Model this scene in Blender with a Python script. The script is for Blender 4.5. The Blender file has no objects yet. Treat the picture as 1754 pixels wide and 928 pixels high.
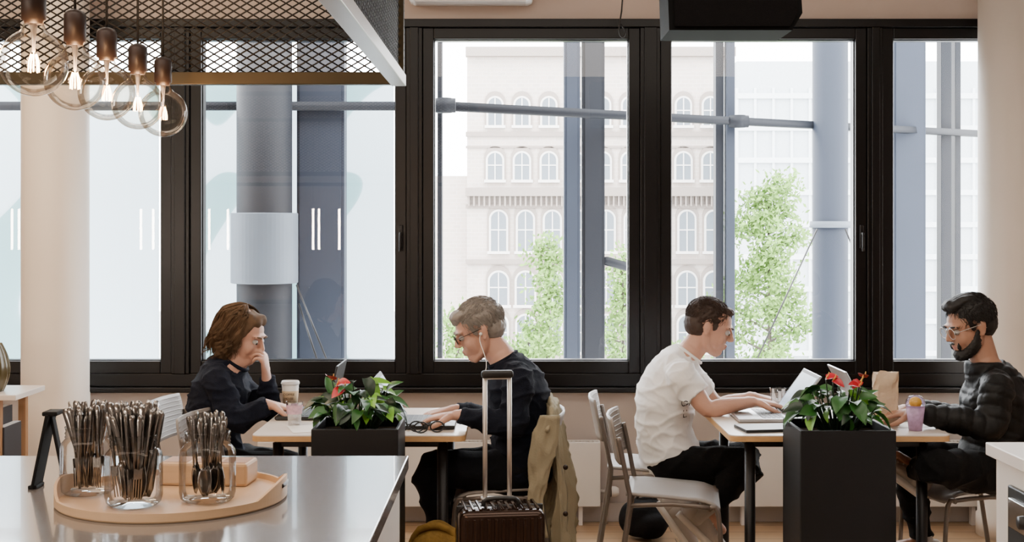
import bpy,bmesh,math,random
from mathutils import Vector as V, Matrix as M, noise, Quaternion
from mathutils.bvhtree import BVHTree
random.seed(7)
F=2200.0;H=1.53;CX=877.0;CY=388.0
def W(px,py,D): return V(((px-CX)*D/F, D, H-(py-CY)*D/F))
def hx(h,k=1.0):
    h=h.lstrip('#'); o=[]
    for i in (0,2,4):
        c=int(h[i:i+2],16)/255
        o.append(min(1,(c/12.92 if c<=.04045 else ((c+.055)/1.055)**2.4)*k))
    return tuple(o)
# ---------------------------------------------------------------- materials
def mat(name,col,rough=.5,metal=0,var=.1,scale=8,bump=0,bscale=40,emit=0,sss=0,stretch=None,coat=0,spec=None):
    if isinstance(col,str): col=hx(col)
    m=bpy.data.materials.new(name); m.use_nodes=True; nt=m.node_tree; N=nt.nodes; L=nt.links
    p=N['Principled BSDF']; p.inputs['Roughness'].default_value=rough; p.inputs['Metallic'].default_value=metal
    if spec is not None: p.inputs['Specular IOR Level'].default_value=spec
    tc=N.new('ShaderNodeTexCoord'); mp=N.new('ShaderNodeMapping'); L.new(tc.outputs['Object'],mp.inputs[0])
    if stretch: mp.inputs['Scale'].default_value=stretch
    n=N.new('ShaderNodeTexNoise'); n.inputs['Scale'].default_value=scale; n.inputs['Detail'].default_value=4
    L.new(mp.outputs[0],n.inputs['Vector'])
    mx=N.new('ShaderNodeMix'); mx.data_type='RGBA'
    mx.inputs[6].default_value=tuple(c*(1-var) for c in col)+(1,)
    mx.inputs[7].default_value=tuple(min(1,c*(1+var)) for c in col)+(1,)
    L.new(n.outputs['Fac'],mx.inputs[0]); L.new(mx.outputs[2],p.inputs['Base Color'])
    if bump:
        n2=N.new('ShaderNodeTexNoise'); n2.inputs['Scale'].default_value=bscale; n2.inputs['Detail'].default_value=6
        L.new(mp.outputs[0],n2.inputs['Vector'])
        b=N.new('ShaderNodeBump'); b.inputs['Strength'].default_value=bump; b.inputs['Distance'].default_value=.01
        L.new(n2.outputs['Fac'],b.inputs['Height']); L.new(b.outputs[0],p.inputs['Normal'])
    if emit:
        p.inputs['Emission Color'].default_value=col+(1,); p.inputs['Emission Strength'].default_value=emit
    if sss:
        p.inputs['Subsurface Weight'].default_value=sss; p.inputs['Subsurface Radius'].default_value=(.02,.008,.005)
        p.inputs['Subsurface Scale'].default_value=.3
    if coat: p.inputs['Coat Weight'].default_value=coat
    return m
def glass(name,tint=(1,1,1),refl=1.0,edge=0.0,blend=.25,rough=.0,pwr=3.0,ecol=None):
    m=bpy.data.materials.new(name); m.use_nodes=True; nt=m.node_tree; N=nt.nodes; L=nt.links
    N.remove(N['Principled BSDF']); out=N['Material Output']
    t=N.new('ShaderNodeBsdfTransparent'); g=N.new('ShaderNodeBsdfGlossy'); g.inputs['Roughness'].default_value=rough
    lw=N.new('ShaderNodeLayerWeight'); lw.inputs['Blend'].default_value=blend
    mul=N.new('ShaderNodeMath'); mul.operation='MULTIPLY'; mul.inputs[1].default_value=refl; mul.use_clamp=True
    L.new(lw.outputs['Fresnel'],mul.inputs[0])
    mx=N.new('ShaderNodeMixShader'); L.new(mul.outputs[0],mx.inputs[0]); L.new(t.outputs[0],mx.inputs[1]); L.new(g.outputs[0],mx.inputs[2])
    lw2=N.new('ShaderNodeLayerWeight'); lw2.inputs['Blend'].default_value=.5
    c=N.new('ShaderNodeMix'); c.data_type='RGBA'; c.inputs[6].default_value=tint+(1,)
    c.inputs[7].default_value=(ecol if ecol else tuple(x*(1-edge) for x in tint))+(1,)
    pw=N.new('ShaderNodeMath'); pw.operation='POWER'; pw.inputs[1].default_value=pwr
    L.new(lw2.outputs['Facing'],pw.inputs[0]); L.new(pw.outputs[0],c.inputs[0]); L.new(c.outputs[2],t.inputs['Color'])
    L.new(mx.outputs[0],out.inputs[0]); return m
def emat(name,col,s):
    m=bpy.data.materials.new(name); m.use_nodes=True; nt=m.node_tree; N=nt.nodes
    e=N.new('ShaderNodeEmission'); e.inputs[0].default_value=col+(1,); e.inputs[1].default_value=s
    nt.links.new(e.outputs[0],N['Material Output'].inputs[0]); return m
# ---------------------------------------------------------------- geometry
def catmull(P,sub):
    if sub<2 or len(P)<3: return [tuple(p) for p in P]
    out=[]; n=len(P)
    for i in range(n-1):
        a=P[max(i-1,0)];b=P[i];c=P[i+1];e=P[min(i+2,n-1)]
        for k in range(sub):
            t=k/sub
            out.append(tuple(.5*((2*b[j])+(-a[j]+c[j])*t+(2*a[j]-5*b[j]+4*c[j]-e[j])*t*t+(-a[j]+3*b[j]-3*c[j]+e[j])*t**3) for j in range(len(b))))
    out.append(tuple(P[-1])); return out
class G:
    def __init__(s): s.bm=bmesh.new(); s.mi=0
    def add(s,vs,fs,smooth=True):
        vv=[s.bm.verts.new(v) for v in vs]
        for f in fs:
            try:
                fc=s.bm.faces.new([vv[i] for i in f]); fc.material_index=s.mi; fc.smooth=smooth
            except ValueError: pass
        return s
    def box(s,c,size,R=None,bev=0,seg=2,smooth=False):
        b=bmesh.new(); bmesh.ops.create_cube(b,size=1)
        for v in b.verts: v.co=V((v.co.x*size[0],v.co.y*size[1],v.co.z*size[2]))
        if bev: bmesh.ops.bevel(b,geom=b.edges[:],offset=bev,segments=seg,affect='EDGES',profile=.5)
        b.verts.index_update(); c=V(c)
        vs=[(R@v.co if R else v.co)+c for v in b.verts]; fs=[[v.index for v in f.verts] for f in b.faces]; b.free()
        return s.add(vs,fs,smooth)
    def rng(s,x0,x1,y0,y1,z0,z1,bev=0): return s.box(((x0+x1)/2,(y0+y1)/2,(z0+z1)/2),(abs(x1-x0),abs(y1-y0),abs(z1-z0)),None,bev)
    def rings(s,R,closed_ends=True,smooth=True,loop=False):
        n=len(R[0]); vs=[v for r in R for v in r]; fs=[]
        m=len(R)
        for i in range(m if loop else m-1):
            j=(i+1)%m
            for k in range(n):
                fs.append((i*n+k,i*n+(k+1)%n,j*n+(k+1)%n,j*n+k))
        if closed_ends and not loop:
            fs.append(tuple(range(n-1,-1,-1))); fs.append(tuple((m-1)*n+k for k in range(n)))
        return s.add(vs,fs,smooth)
    def tube(s,pts,r,segs=10,sub=1,loop=False):
        if not isinstance(r,(list,tuple)): r=[r]*len(pts)
        P=catmull([tuple(p)+(q,) for p,q in zip(pts,r)],sub)
        C=[V(p[:3]) for p in P]; n=len(C); R=[]; up=None
        for i in range(n):
            if loop: t=C[(i+1)%n]-C[i-1]
            else: t=C[min(i+1,n-1)]-C[max(i-1,0)]
            t.normalize()
            if up is None: up=t.orthogonal().normalized()
            up=(up-t*up.dot(t)); up=up.normalized() if up.length>1e-6 else t.orthogonal().normalized()
            w=t.cross(up)
            R.append([C[i]+(up*math.cos(a)+w*math.sin(a))*P[i][3] for a in [2*math.pi*k/segs for k in range(segs)]])
        return s.rings(R,loop=loop)
    def loft(s,pts,side=(0,1,0),segs=20,sub=4,r0=True,r1=True):
        P=catmull([tuple(p[0])+(p[1],p[2]) for p in pts],sub); side=V(side)
        C=[V(p[:3]) for p in P]; n=len(C); R=[]
        def ring(c,t,a,b):
            sd=(side-t*side.dot(t)); sd=sd.normalized() if sd.length>1e-4 else t.orthogonal().normalized()
            w=t.cross(sd)
            return [c+sd*math.cos(q)*a+w*math.sin(q)*b for q in [2*math.pi*k/segs for k in range(segs)]]
        for i in range(n):
            t=(C[min(i+1,n-1)]-C[max(i-1,0)]).normalized(); a,b=P[i][3],P[i][4]
            if i==0 and r0:
                for q in (80,60,40,20): R.append(ring(C[0]-t*min(a,b)*math.sin(math.radians(q)),t,a*math.cos(math.radians(q)),b*math.cos(math.radians(q))))
            R.append(ring(C[i],t,a,b))
            if i==n-1 and r1:
                for q in (20,40,60,80): R.append(ring(C[i]+t*min(a,b)*math.sin(math.radians(q)),t,a*math.cos(math.radians(q)),b*math.cos(math.radians(q))))
        return s.rings(R)
    def ell(s,c,r,R=None,nu=20,nv=12):
        c=V(c); vs=[];fs=[]
        for i in range(1,nv):
            a=math.pi*i/nv
            for k in range(nu):
                b=2*math.pi*k/nu; v=V((r[0]*math.sin(a)*math.cos(b),r[1]*math.sin(a)*math.sin(b),r[2]*math.cos(a)))
                vs.append((R@v if R else v)+c)
        t=V((0,0,r[2]));vs.append((R@t if R else t)+c); vs.append(-(R@t if R else t)+c)
        for i in range(nv-2):
            for k in range(nu): fs.append((i*nu+k,(i+1)*nu+k,(i+1)*nu+(k+1)%nu,i*nu+(k+1)%nu))
        T=len(vs)-2
        for k in range(nu):
            fs.append((T,k,(k+1)%nu)); fs.append((T+1,(nv-2)*nu+(k+1)%nu,(nv-2)*nu+k))
        return s.add(vs,fs)
    def lathe(s,prof,c=(0,0,0),segs=28,R=None,caps=False,smooth=True):
        c=V(c); RR=[]
        for r,z in prof:
            r=max(r,1e-5)
            ring=[V((r*math.cos(2*math.pi*k/segs),r*math.sin(2*math.pi*k/segs),z)) for k in range(segs)]
            RR.append([(R@v if R else v)+c for v in ring])
        return s.rings(RR,closed_ends=caps,smooth=smooth)
    def prism(s,poly,o,ux,uy,n,depth,smooth=False):
        o=V(o);ux=V(ux);uy=V(uy);n=V(n); k=len(poly)
        vs=[o+ux*p[0]+uy*p[1] for p in poly]+[o+ux*p[0]+uy*p[1]+n*depth for p in poly]
        fs=[tuple(range(k-1,-1,-1)),tuple(range(k,2*k))]+[(i,(i+1)%k,k+(i+1)%k,k+i) for i in range(k)]
        return s.add(vs,fs,smooth)
    def obj(s,name,mats,parent=None,recalc=True):
        if recalc: bmesh.ops.recalc_face_normals(s.bm,faces=s.bm.faces[:])
        me=bpy.data.meshes.new(name); s.bm.to_mesh(me); s.bm.free()
        if not isinstance(mats,(list,tuple)): mats=[mats]
        for m in mats: me.materials.append(m)
        o=bpy.data.objects.new(name,me); bpy.context.scene.collection.objects.link(o)
        if parent: o.parent=parent
        return o
def empty(name,loc=(0,0,0),rz=0):
    e=bpy.data.objects.new(name,None); e.empty_display_size=.1; bpy.context.scene.collection.objects.link(e)
    e.location=loc; e.rotation_euler=(0,0,rz); return e
def top(o,label,cat,group=None,kind=None):
    o['label']=label; o['category']=cat
    if group: o['group']=group
    if kind: o['kind']=kind
    return o
def struct(o,label=None,cat=None):
    o['kind']='structure'
    if label: o['label']=label
    if cat: o['category']=cat
    return o
def copy_thing(o,loc,rz=None,label=None):
    c=o.copy(); bpy.context.scene.collection.objects.link(c); c.location=loc
    if rz is not None: c.rotation_euler=(c.rotation_euler[0],c.rotation_euler[1],rz)
    if label: c['label']=label
    def rec(src,dst):
        for ch in list(src.children):
            k=ch.copy(); bpy.context.scene.collection.objects.link(k); k.parent=dst; k.matrix_parent_inverse=ch.matrix_parent_inverse; rec(ch,k)
    rec(o,c); return c
def shift_mesh(o,base):
    o.data.transform(M.Translation(-V(base)))
def blob(g,name,mats,voxel=.006,smooth=4,disp=None,parent=None):
    t=g.obj('tmp',[]); md=t.modifiers.new('r','REMESH'); md.mode='VOXEL'; md.voxel_size=voxel; md.use_smooth_shade=True
    if smooth: sm=t.modifiers.new('s','SMOOTH'); sm.factor=.5; sm.iterations=smooth
    bpy.context.view_layer.update()
    dg=bpy.context.evaluated_depsgraph_get(); me=bpy.data.meshes.new_from_object(t.evaluated_get(dg))
    old=t.data; bpy.data.objects.remove(t); bpy.data.meshes.remove(old)
    if disp:
        ns=[(v.co.copy(),v.normal.copy()) for v in me.vertices]
        for v,(c,n) in zip(me.vertices,ns): v.co=c+n*disp(c,n)
    me.materials.clear()
    for m in (mats if isinstance(mats,(list,tuple)) else [mats]): me.materials.append(m)
    for p in me.polygons: p.use_smooth=True; p.material_index=0
    me.name=name; o=bpy.data.objects.new(name,me); bpy.context.scene.collection.objects.link(o)
    if parent: o.parent=parent
    return o
def text(s,size,loc,rot,m,parent=None,name='lettering',ext=.0006):
    cu=bpy.data.curves.new('t','FONT'); cu.body=s; cu.size=size; cu.extrude=ext; cu.align_x='CENTER'; cu.align_y='CENTER'
    t=bpy.data.objects.new('t',cu); bpy.context.scene.collection.objects.link(t); bpy.context.view_layer.update()
    me=bpy.data.meshes.new_from_object(t.evaluated_get(bpy.context.evaluated_depsgraph_get()))
    bpy.data.objects.remove(t); me.materials.clear(); me.materials.append(m)
    o=bpy.data.objects.new(name,me); bpy.context.scene.collection.objects.link(o); o.location=loc; o.rotation_euler=rot
    if parent: o.parent=parent
    return o
# ---------------------------------------------------------------- palette
m_black=mat('window_frame_black','#070506',.33,0,var=.2,scale=3,spec=.3)
m_wall=mat('plaster','#b3a9a3',.85,bump=.05,var=.04)
m_wallup=mat('plaster_upper','#cbbbb0',.85,bump=.05,var=.04)
m_col=mat('painted_column','#e4dacf',.6,bump=.04,var=.05,scale=3)
m_ceil=mat('ceiling_paint','#b5aca4',.9)
m_base=mat('baseboard_paint','#b3aba6',.6)
m_glass=glass('window_glass',(1,1,1),1.0,0,.36)
m_steel=mat('painted_steel_outside','#171a20',.6,0,var=.15,scale=2,spec=.2)
m_steel2=mat('painted_steel_blue','#282e39',.6,0,var=.15,scale=2,spec=.2)
m_steell=mat('galvanised_steel','#5a626b',.55,.1,var=.15,scale=5,spec=.3)
m_alu=mat('brushed_aluminium','#c4bfba',.35,.6,var=.08)
m_taupe=mat('taupe_tube','#6f665f',.4,.4,var=.08)
m_seat=mat('grey_plastic','#8e8883',.45,var=.05)
m_white=mat('white_lacquer','#dcdad8',.4,var=.03)
m_ply=mat('plywood_edge','#c9a06e',.5,var=.25,scale=30,stretch=(1,1,12))
m_tabletop=mat('table_laminate','#ddd3ca',.3,var=.03)
m_dsteel=mat('dark_steel','#1c1b1c',.4,.5)
m_planter=mat('planter_black','#0d0d0f',.5,0,var=.2,spec=.3)
m_soil=mat('soil','#2a1d14',.95,bump=.6)
m_leaf=mat('leaf_green','#265c1e',.4,var=.45,scale=12)
m_leaf2=mat('leaf_light_green','#6aa62c',.4,var=.3,scale=10)
m_leaf3=mat('leaf_dark_green','#122d15',.35,var=.3,scale=10)
m_red=mat('spathe_red','#b5182a',.35,var=.25)
m_spadix=mat('spadix_yellow','#e0b050',.6)
m_wood=mat('birch_wood','#c9aa88',.5,var=.14,scale=6,stretch=(1,1,14))
m_wood2=mat('oak_wood','#9a7048',.5,var=.2,scale=6,stretch=(14,14,1))
m_counter=mat('counter_grey','#757373',.15,.0,var=.05,scale=2,coat=.4)
m_cutl=mat('cutlery_steel','#9a9896',.22,1,var=.12)
m_chrome=mat('chrome','#cfcfcf',.15,1,var=.03)
m_jar=glass('jar_glass',(.97,.975,.975),.72,.5,.24,pwr=2.3)
m_bulbg=glass('bulb_glass',(1,.97,.92),.74,.3,.21,pwr=2.6,ecol=(.78,.64,.50))
m_brass=mat('rack_olive_metal','#352c18',.45,.5,var=.2)
m_mesh=mat('expanded_metal','#15110d',.55,.3)
m_socket=mat('socket_dark','#24150f',.45,.2)
m_fil=emat('filament',(1,.50,.18),75)
m_skin=mat('skin','#c09480',.5,var=.08,scale=14,bump=.05,bscale=120,sss=.04)
m_skin2=mat('skin_olive','#a97e67',.5,var=.08,scale=14,bump=.05,bscale=120,sss=.04)
m_lip=mat('lip','#a86f64',.5)
m_eye=mat('eye_white','#aaa49f',.3,var=.02); m_iris=mat('eye_iris','#20160f',.1)
m_navy=mat('navy_knit','#121623',.95,var=.3,scale=60,bump=.3,bscale=260,spec=.2)
m_navy2=mat('dark_navy_knit','#0f131f',.95,var=.3,scale=60,bump=.3,bscale=260,spec=.2)
m_tee=mat('white_cotton','#efefef',.9,var=.02,bump=.06,bscale=120)
m_puff=mat('black_nylon','#060607',.6,var=.2,bump=.2,bscale=60,spec=.3)
m_jean=mat('dark_denim','#0d0f15',.9,var=.3,scale=40,bump=.2,bscale=200,spec=.2)
m_blackcloth=mat('black_cloth','#08080a',.9,var=.2,bump=.2,bscale=150,spec=.2)
m_shoe=mat('grey_canvas','#b3aca6',.85,var=.1,bump=.2,bscale=200)
m_sole=mat('rubber_sole','#e8e5e0',.7)
m_hairb=mat('brown_hair','#594431',.7,var=.6,scale=45,stretch=(1,1,.25),spec=.25)
m_hairg=mat('grey_hair','#86807a',.6,var=.35,scale=60)
m_haird=mat('brown_short_hair','#35241b',.6,var=.4,scale=60)
m_hairk=mat('black_hair','#0e0b0a',.6,var=.3,scale=60)
m_paper=mat('paper','#e4e1dc',.8,var=.03)
m_dark=mat('dark_plastic','#101011',.45)
m_matteblack=mat('matte_black','#08080a',.7,spec=.2)
m_silver=mat('laptop_aluminium','#b5b5b8',.3,.8,var=.03)
m_screen=mat('laptop_screen','#9fb6cc',.2,var=.35,scale=14,emit=.35)
m_khaki=mat('khaki_cotton','#999078',.95,var=.12,scale=20,bump=.2,bscale=150,spec=.2)
m_case=mat('bronze_polycarbonate','#33231b',.2,.6,var=.25,scale=6)
m_yellow=mat('mustard_weave','#846628',.85,var=.6,scale=25,bump=.5,bscale=60)
m_kraft=mat('kraft_paper','#cbb69c',.8,var=.1,bump=.4,bscale=30)
# ---------------------------------------------------------------- room
X0,X1,YB,YF,ZC=-6.2,4.2,6.67,-3.0,3.2
fm=bpy.data.materials.new('wood_floor'); fm.use_nodes=True; N=fm.node_tree.nodes; L=fm.node_tree.links
p=N['Principled BSDF']; tc=N.new('ShaderNodeTexCoord'); br=N.new('ShaderNodeTexBrick'); br.inputs['Scale'].default_value=1
br.inputs['Brick Width'].default_value=1.6; br.inputs['Row Height'].default_value=.14; br.inputs['Mortar Size'].default_value=.003
br.inputs['Color1'].default_value=hx('#c0a07e')+(1,); br.inputs['Color2'].default_value=hx('#a68867')+(1,); br.inputs['Mortar'].default_value=hx('#4a3a2a')+(1,)
L.new(tc.outputs['Object'],br.inputs['Vector'])
nz=N.new('ShaderNodeTexNoise'); mp=N.new('ShaderNodeMapping'); mp.inputs['Scale'].default_value=(1.5,30,1); L.new(tc.outputs['Object'],mp.inputs[0]); L.new(mp.outputs[0],nz.inputs['Vector']); nz.inputs['Scale'].default_value=2
mx=N.new('ShaderNodeMix'); mx.data_type='RGBA'; mx.blend_type='MULTIPLY'; mx.inputs[0].default_value=.3
L.new(br.outputs['Color'],mx.inputs[6]); L.new(nz.outputs['Fac'],mx.inputs[7]); L.new(mx.outputs[2],p.inputs['Base Color']); p.inputs['Roughness'].default_value=.35
struct(G().rng(X0-.2,X1+.2,YF-.2,YB+.25,-.1,0).obj('floor',fm),'brown wooden plank floor','floor')
struct(G().rng(X0-.2,X1+.2,YF-.2,YB+.25,ZC,ZC+.1).obj('ceiling',m_ceil),'plain painted ceiling','ceiling')
struct(G().rng(X0-.2,X0,YF,YB+.25,0,ZC).obj('wall_left',m_wall),'plain plaster wall','wall')
struct(G().rng(X1,X1+.2,YF,YB+.25,0,ZC).obj('wall_right',m_wallup),'plain plaster wall','wall')
struct(G().rng(X0,X1,YF-.2,YF,0,ZC).obj('wall_front',m_wall),'plain plaster wall','wall')
S=F/YB
def wx(px): return (px-CX)/S
def wz(py): return H-(py-CY)/S
panes=[(-2.84,wx(275)),(wx(345),wx(677)),(wx(743),wx(1077)),(wx(1150),wx(1465)),(wx(1530),wx(1530)+1.0)]
GT,GB=wz(67),wz(618)
r=.058
g=G(); g.rng(X0,X1,YB,YB+.25,0,.672); g.mi=1; g.rng(X0,X1,YB,YB+.25,2.6,ZC); g.mi=0
g.rng(X0,panes[0][0]-r,YB,YB+.25,.672,2.6); g.rng(panes[-1][1]+r,X1,YB,YB+.25,.672,2.6)
struct(g.obj('wall_back',[m_wall,m_wallup]),'beige plaster wall around a long row of windows','wall')
struct(G().rng(X0,X1,YB-.015,YB,0,.1,.003).obj('baseboard_back',m_base),'low grey painted baseboard','baseboard')
g=G(); g.rng(panes[0][0]-r,panes[-1][1]+r,YB-.05,YB+.2,.672,.70,.006); g.rng(panes[0][0]-r,panes[-1][1]+r,YB-.01,YB+.2,.70,.768,.004)
struct(g.obj('trim_1',m_black),'black metal window sill','trim')
g=G(); g.rng(panes[0][0]-r,panes[-1][1]+r,YB-.03,YB+.2,GT+r,2.605,.004)
struct(g.obj('trim_2',m_black),'black metal window header','trim')
for i in range(4):
    a=panes[i][1]+r; b=panes[i+1][0]-r; g=G()
    g.rng(a,b,YB-.02,YB+.2,.768,GT+r,.004); g.rng(a+.02,b-.02,YB-.035,YB-.018,.768,GT+r,.003)
    struct(g.obj('trim_%d'%(i+3),m_black),'black metal mullion between windows','trim')
for i,(a,b) in enumerate(panes):
    e=empty('window_%d'%(i+1),((a+b)/2,YB,.768)); struct(e,'tall black-framed glass window pane','window')
    hw=(b-a)/2; z0=GB-.768; z1=GT-.768; g=G()
    for (x0,x1,za,zb) in [(-hw-r,-hw,0,z1+r),(hw,hw+r,0,z1+r),(-hw,hw,0,z0),(-hw,hw,z1,z1+r)]: g.rng(x0,x1,-.005,.09,za,zb,.004)
    q=.005
    for (x0,x1,za,zb) in [(-hw,-hw+q,z0,z1),(hw-q,hw,z0,z1),(-hw+q,hw-q,z0,z0+q),(-hw+q,hw-q,z1-q,z1)]: g.rng(x0,x1,.02,.08,za,zb,.001)
    g.obj('window_frame',m_black,e)
    G().add([V((-hw+.003,.06,z0+.003)),V((hw-.003,.06,z0+.003)),V((hw-.003,.06,z1-.003)),V((-hw+.003,.06,z1-.003))],[(0,1,2,3)],False).obj('window_glass',m_glass,e,recalc=False)
    if i in (1,3):
        g=G(); g.box((hw+.03,-.012,wz(405)-.768),(.022,.014,.12),bev=.004); g.tube([(hw+.03,-.018,wz(400)-.768),(hw+.03,-.04,wz(400)-.768),(hw+.03,-.045,wz(404)-.768),(hw+.03,-.045,wz(430)-.768)],.007,sub=3)
        g.obj('window_handle',m_dsteel,e)
for cx,lab in ((-2.268,'round cream painted column before the window'),(2.485,'round cream painted column at the end of the windows')):
    g=G(); rr=.162
    g.lathe([(rr+.01,0),(rr+.01,.1),(rr+.002,.104),(rr+.002,.70),(rr,.703),(rr,ZC)],(0,0,0),48,caps=True)
    o=g.obj('column',m_col); o.location=(cx,6.38,0); top(o,lab,'column',kind='structure')
# ---------------------------------------------------------------- outside
def thing(g,name,mats,label,cat,**k): return top(g.obj(name,mats),label,cat,**k)
m_pave=mat('outdoor_paving','#a8a8a6',.9)
thing(G().rng(-90,110,7.2,160,-9.2,-9),'street_ground',m_pave,'pale grey street paving outside the windows','street',kind='stuff')
fp=bpy.data.materials.new('frosted_panel'); fp.use_nodes=True; N=fp.node_tree.nodes; L=fp.node_tree.links; N.remove(N['Principled BSDF'])
d_=N.new('ShaderNodeBsdfDiffuse'); t_=N.new('ShaderNodeBsdfTranslucent'); mxs=N.new('ShaderNodeMixShader'); mxs.inputs[0].default_value=.6
tc=N.new('ShaderNodeTexCoord'); nz=N.new('ShaderNodeTexNoise'); nz.inputs['Scale'].default_value=.75; nz.inputs['Detail'].default_value=0; nz.inputs['Distortion'].default_value=1.2
cr=N.new('ShaderNodeValToRGB'); cr.color_ramp.interpolation='LINEAR'
cr.color_ramp.elements[0].position=.50; cr.color_ramp.elements[0].color=(.62,.69,.73,1)
cr.color_ramp.elements[1].position=.505; cr.color_ramp.elements[1].color=(.34,.48,.50,1)
L.new(tc.outputs['Object'],nz.inputs['Vector']); L.new(nz.outputs['Fac'],cr.inputs[0]); L.new(cr.outputs[0],d_.inputs[0]); L.new(cr.outputs[0],t_.inputs[0])
L.new(d_.outputs[0],mxs.inputs[1]); L.new(t_.outputs[0],mxs.inputs[2]); L.new(mxs.outputs[0],N['Material Output'].inputs[0])
xs=[-4.6,-3.45,-2.3,-1.53,-.76]
for i in range(4):
    o=G().rng(0,xs[i+1]-xs[i]-.015,-.006,.006,0,2.6).obj('frosted_panel',fp); o.location=(xs[i],8.42,-.1)
    top(o,'frosted white glass panel with pale teal graphic','panel',group='frosted facade panels')
def post(px0,px1,D,m,lab,rd=False,z1=4.2,dep=.12):
    a=(px0-CX)*D/F; b=(px1-CX)*D/F; g=G()
    if rd: g.lathe([((b-a)/2,-3),((b-a)/2,z1)],(0,0,0),36,caps=True)
    else:
        w=(b-a); g.rng(-w/2,w/2,0,dep,-3,z1,.004)
        if w>.1: g.rng(-w/2+.02,w/2-.02,-.012,0,-3,z1)
    o=g.obj('steel_column' if rd else 'steel_post',m); o.location=((a+b)/2,D,0); return top(o,lab,'column' if rd else 'post')
c1=post(406,500,7.9,m_steel,'round dark slate steel column outside the window',True)
post(508,590,8.05,m_steel2,'rectangular slate blue steel post outside')
post(749,757,8.1,m_steel,'thin dark steel post outside'); 
post(966,994,8.9,m_steel2,'slate blue steel post outside')
post(997,1036,8.95,m_steel,'wide dark steel post outside')
post(1226,1240,9.5,m_steel,'narrow dark steel post outside'); post(1245,1259,9.45,m_steel2,'narrow blue steel post outside')
c2=post(1392,1452,9.9,m_steel2,'round slate steel column with a collar outside',True)
post(1530,1586,10.6,m_steel2,'wide blue steel post outside',dep=.3); post(1612,1630,10.9,m_steel,'dark steel post outside'); post(1636,1646,11,m_steel,'thin dark steel post outside')
g=G()
g.lathe([(.0,0),(.200,0),(.205,.004),(.205,.426),(.200,.43),(.0,.43)],(0,0,0),48,smooth=False)
o=g.obj('column_collar',m_steell,c1); o.location=(0,0,H-(487-CY)*7.7/F)
g=G(); g.lathe([(.0,0),(.155,0),(.155,.05),(0,.05)],(0,0,0),36); o=g.obj('column_collar',m_steell,c2); o.location=(0,0,H-(390-CY)*9.9/F)
def beam(p0,p1,lab,w=.055):
    g=G(); a=V(p0);b=V(p1); g.tube([a-(a+b)/2,b-(a+b)/2],w/1.5,4); o=g.obj('steel_beam',m_steel); o.location=(a+b)/2; top(o,lab,'beam'); return o
beam((-5,8.0,2.28),(-.42,8.0,2.28),'straight dark steel beam outside')
beam((-.42,8.0,2.28),(4.6,11.5,2.34),'long dark steel beam outside running away')
beam(W(1036,446,8.95),W(1120,470,9.3),'short dark steel beam outside')
def cable(a,b,par,lab=None):
    g=G(); a=V(a)-V(par.location); b=V(b)-V(par.location); g.tube([a,b],.006,6); g.obj('stay_cable',m_dsteel,par)
cable(W(1400,392,9.7),W(1298,612,9.3),c2); cable(W(1448,392,9.7),W(1530,600,9.9),c2)
cable(W(508,488,7.7),W(562,622,7.5),c1); cable(W(512,520,7.7),W(545,622,7.5),c1)
g=G(); g.tube([(0,0,-.045),(0,0,.045)],.05,14); g.tube([(-.07,0,0),(.07,0,0)],.045,14)
o=g.obj('beam_joint',m_steel); o.location=(-.42,7.95,2.28); top(o,'dark steel joint clamp on the outside beam','joint')
o2=copy_thing(o,(1.66,9.4,2.30))
m_brick=bpy.data.materials.new('pale_brick'); m_brick.use_nodes=True; N=m_brick.node_tree.nodes; L=m_brick.node_tree.links
p=N['Principled BSDF']; p.inputs['Roughness'].default_value=.9; p.inputs['Specular IOR Level'].default_value=.1; tc=N.new('ShaderNodeTexCoord'); mp=N.new('ShaderNodeMapping'); mp.inputs['Rotation'].default_value=(math.pi/2,0,0)
br=N.new('ShaderNodeTexBrick'); br.inputs['Scale'].default_value=1.2; br.inputs['Color1'].default_value=(.50,.42,.37,1); br.inputs['Color2'].default_value=(.44,.38,.34,1); br.inputs['Mortar'].default_value=(.52,.47,.44,1)
L.new(tc.outputs['Object'],mp.inputs[0]); L.new(mp.outputs[0],br.inputs['Vector']); L.new(br.outputs['Color'],p.inputs['Base Color'])
m_stone=mat('pale_stone',(.64,.61,.58),.9,spec=.1); m_pane=mat('distant_pane',(.13,.15,.17),.5,spec=.3); m_stone2=mat('facade_stone_dark',(.25,.21,.185),.9,spec=.1)
DB=70.0; sb=F/DB
bld=empty('brick_building',((1010-CX)/sb,DB,-9)); top(bld,'pale brick building with rows of arched windows','building')
bx=lambda px:(px-1010)/sb
bz=lambda py:H-(py-CY)/sb+9
g=G(); g.rng(bx(800),bx(1256),0,8,0,bz(82)); g.rng(bx(742),bx(800),1,8,0,bz(300)); g.obj('facade',m_brick,bld)
g=G()
for py,h,dp in ((82,.5,.5),(226,.25,.2),(322,.45,.6),(350,.2,.2),(444,.25,.3),(250,.12,.12)): g.rng(bx(798),bx(1258),-dp,.2,bz(py)-h,bz(py))
for k in range(52): g.rng(bx(802+k*8.8),bx(805+k*8.8),-.45,.1,bz(322)-1.0,bz(322)-.4)
g.obj('cornice',m_stone2,bld)
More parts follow.
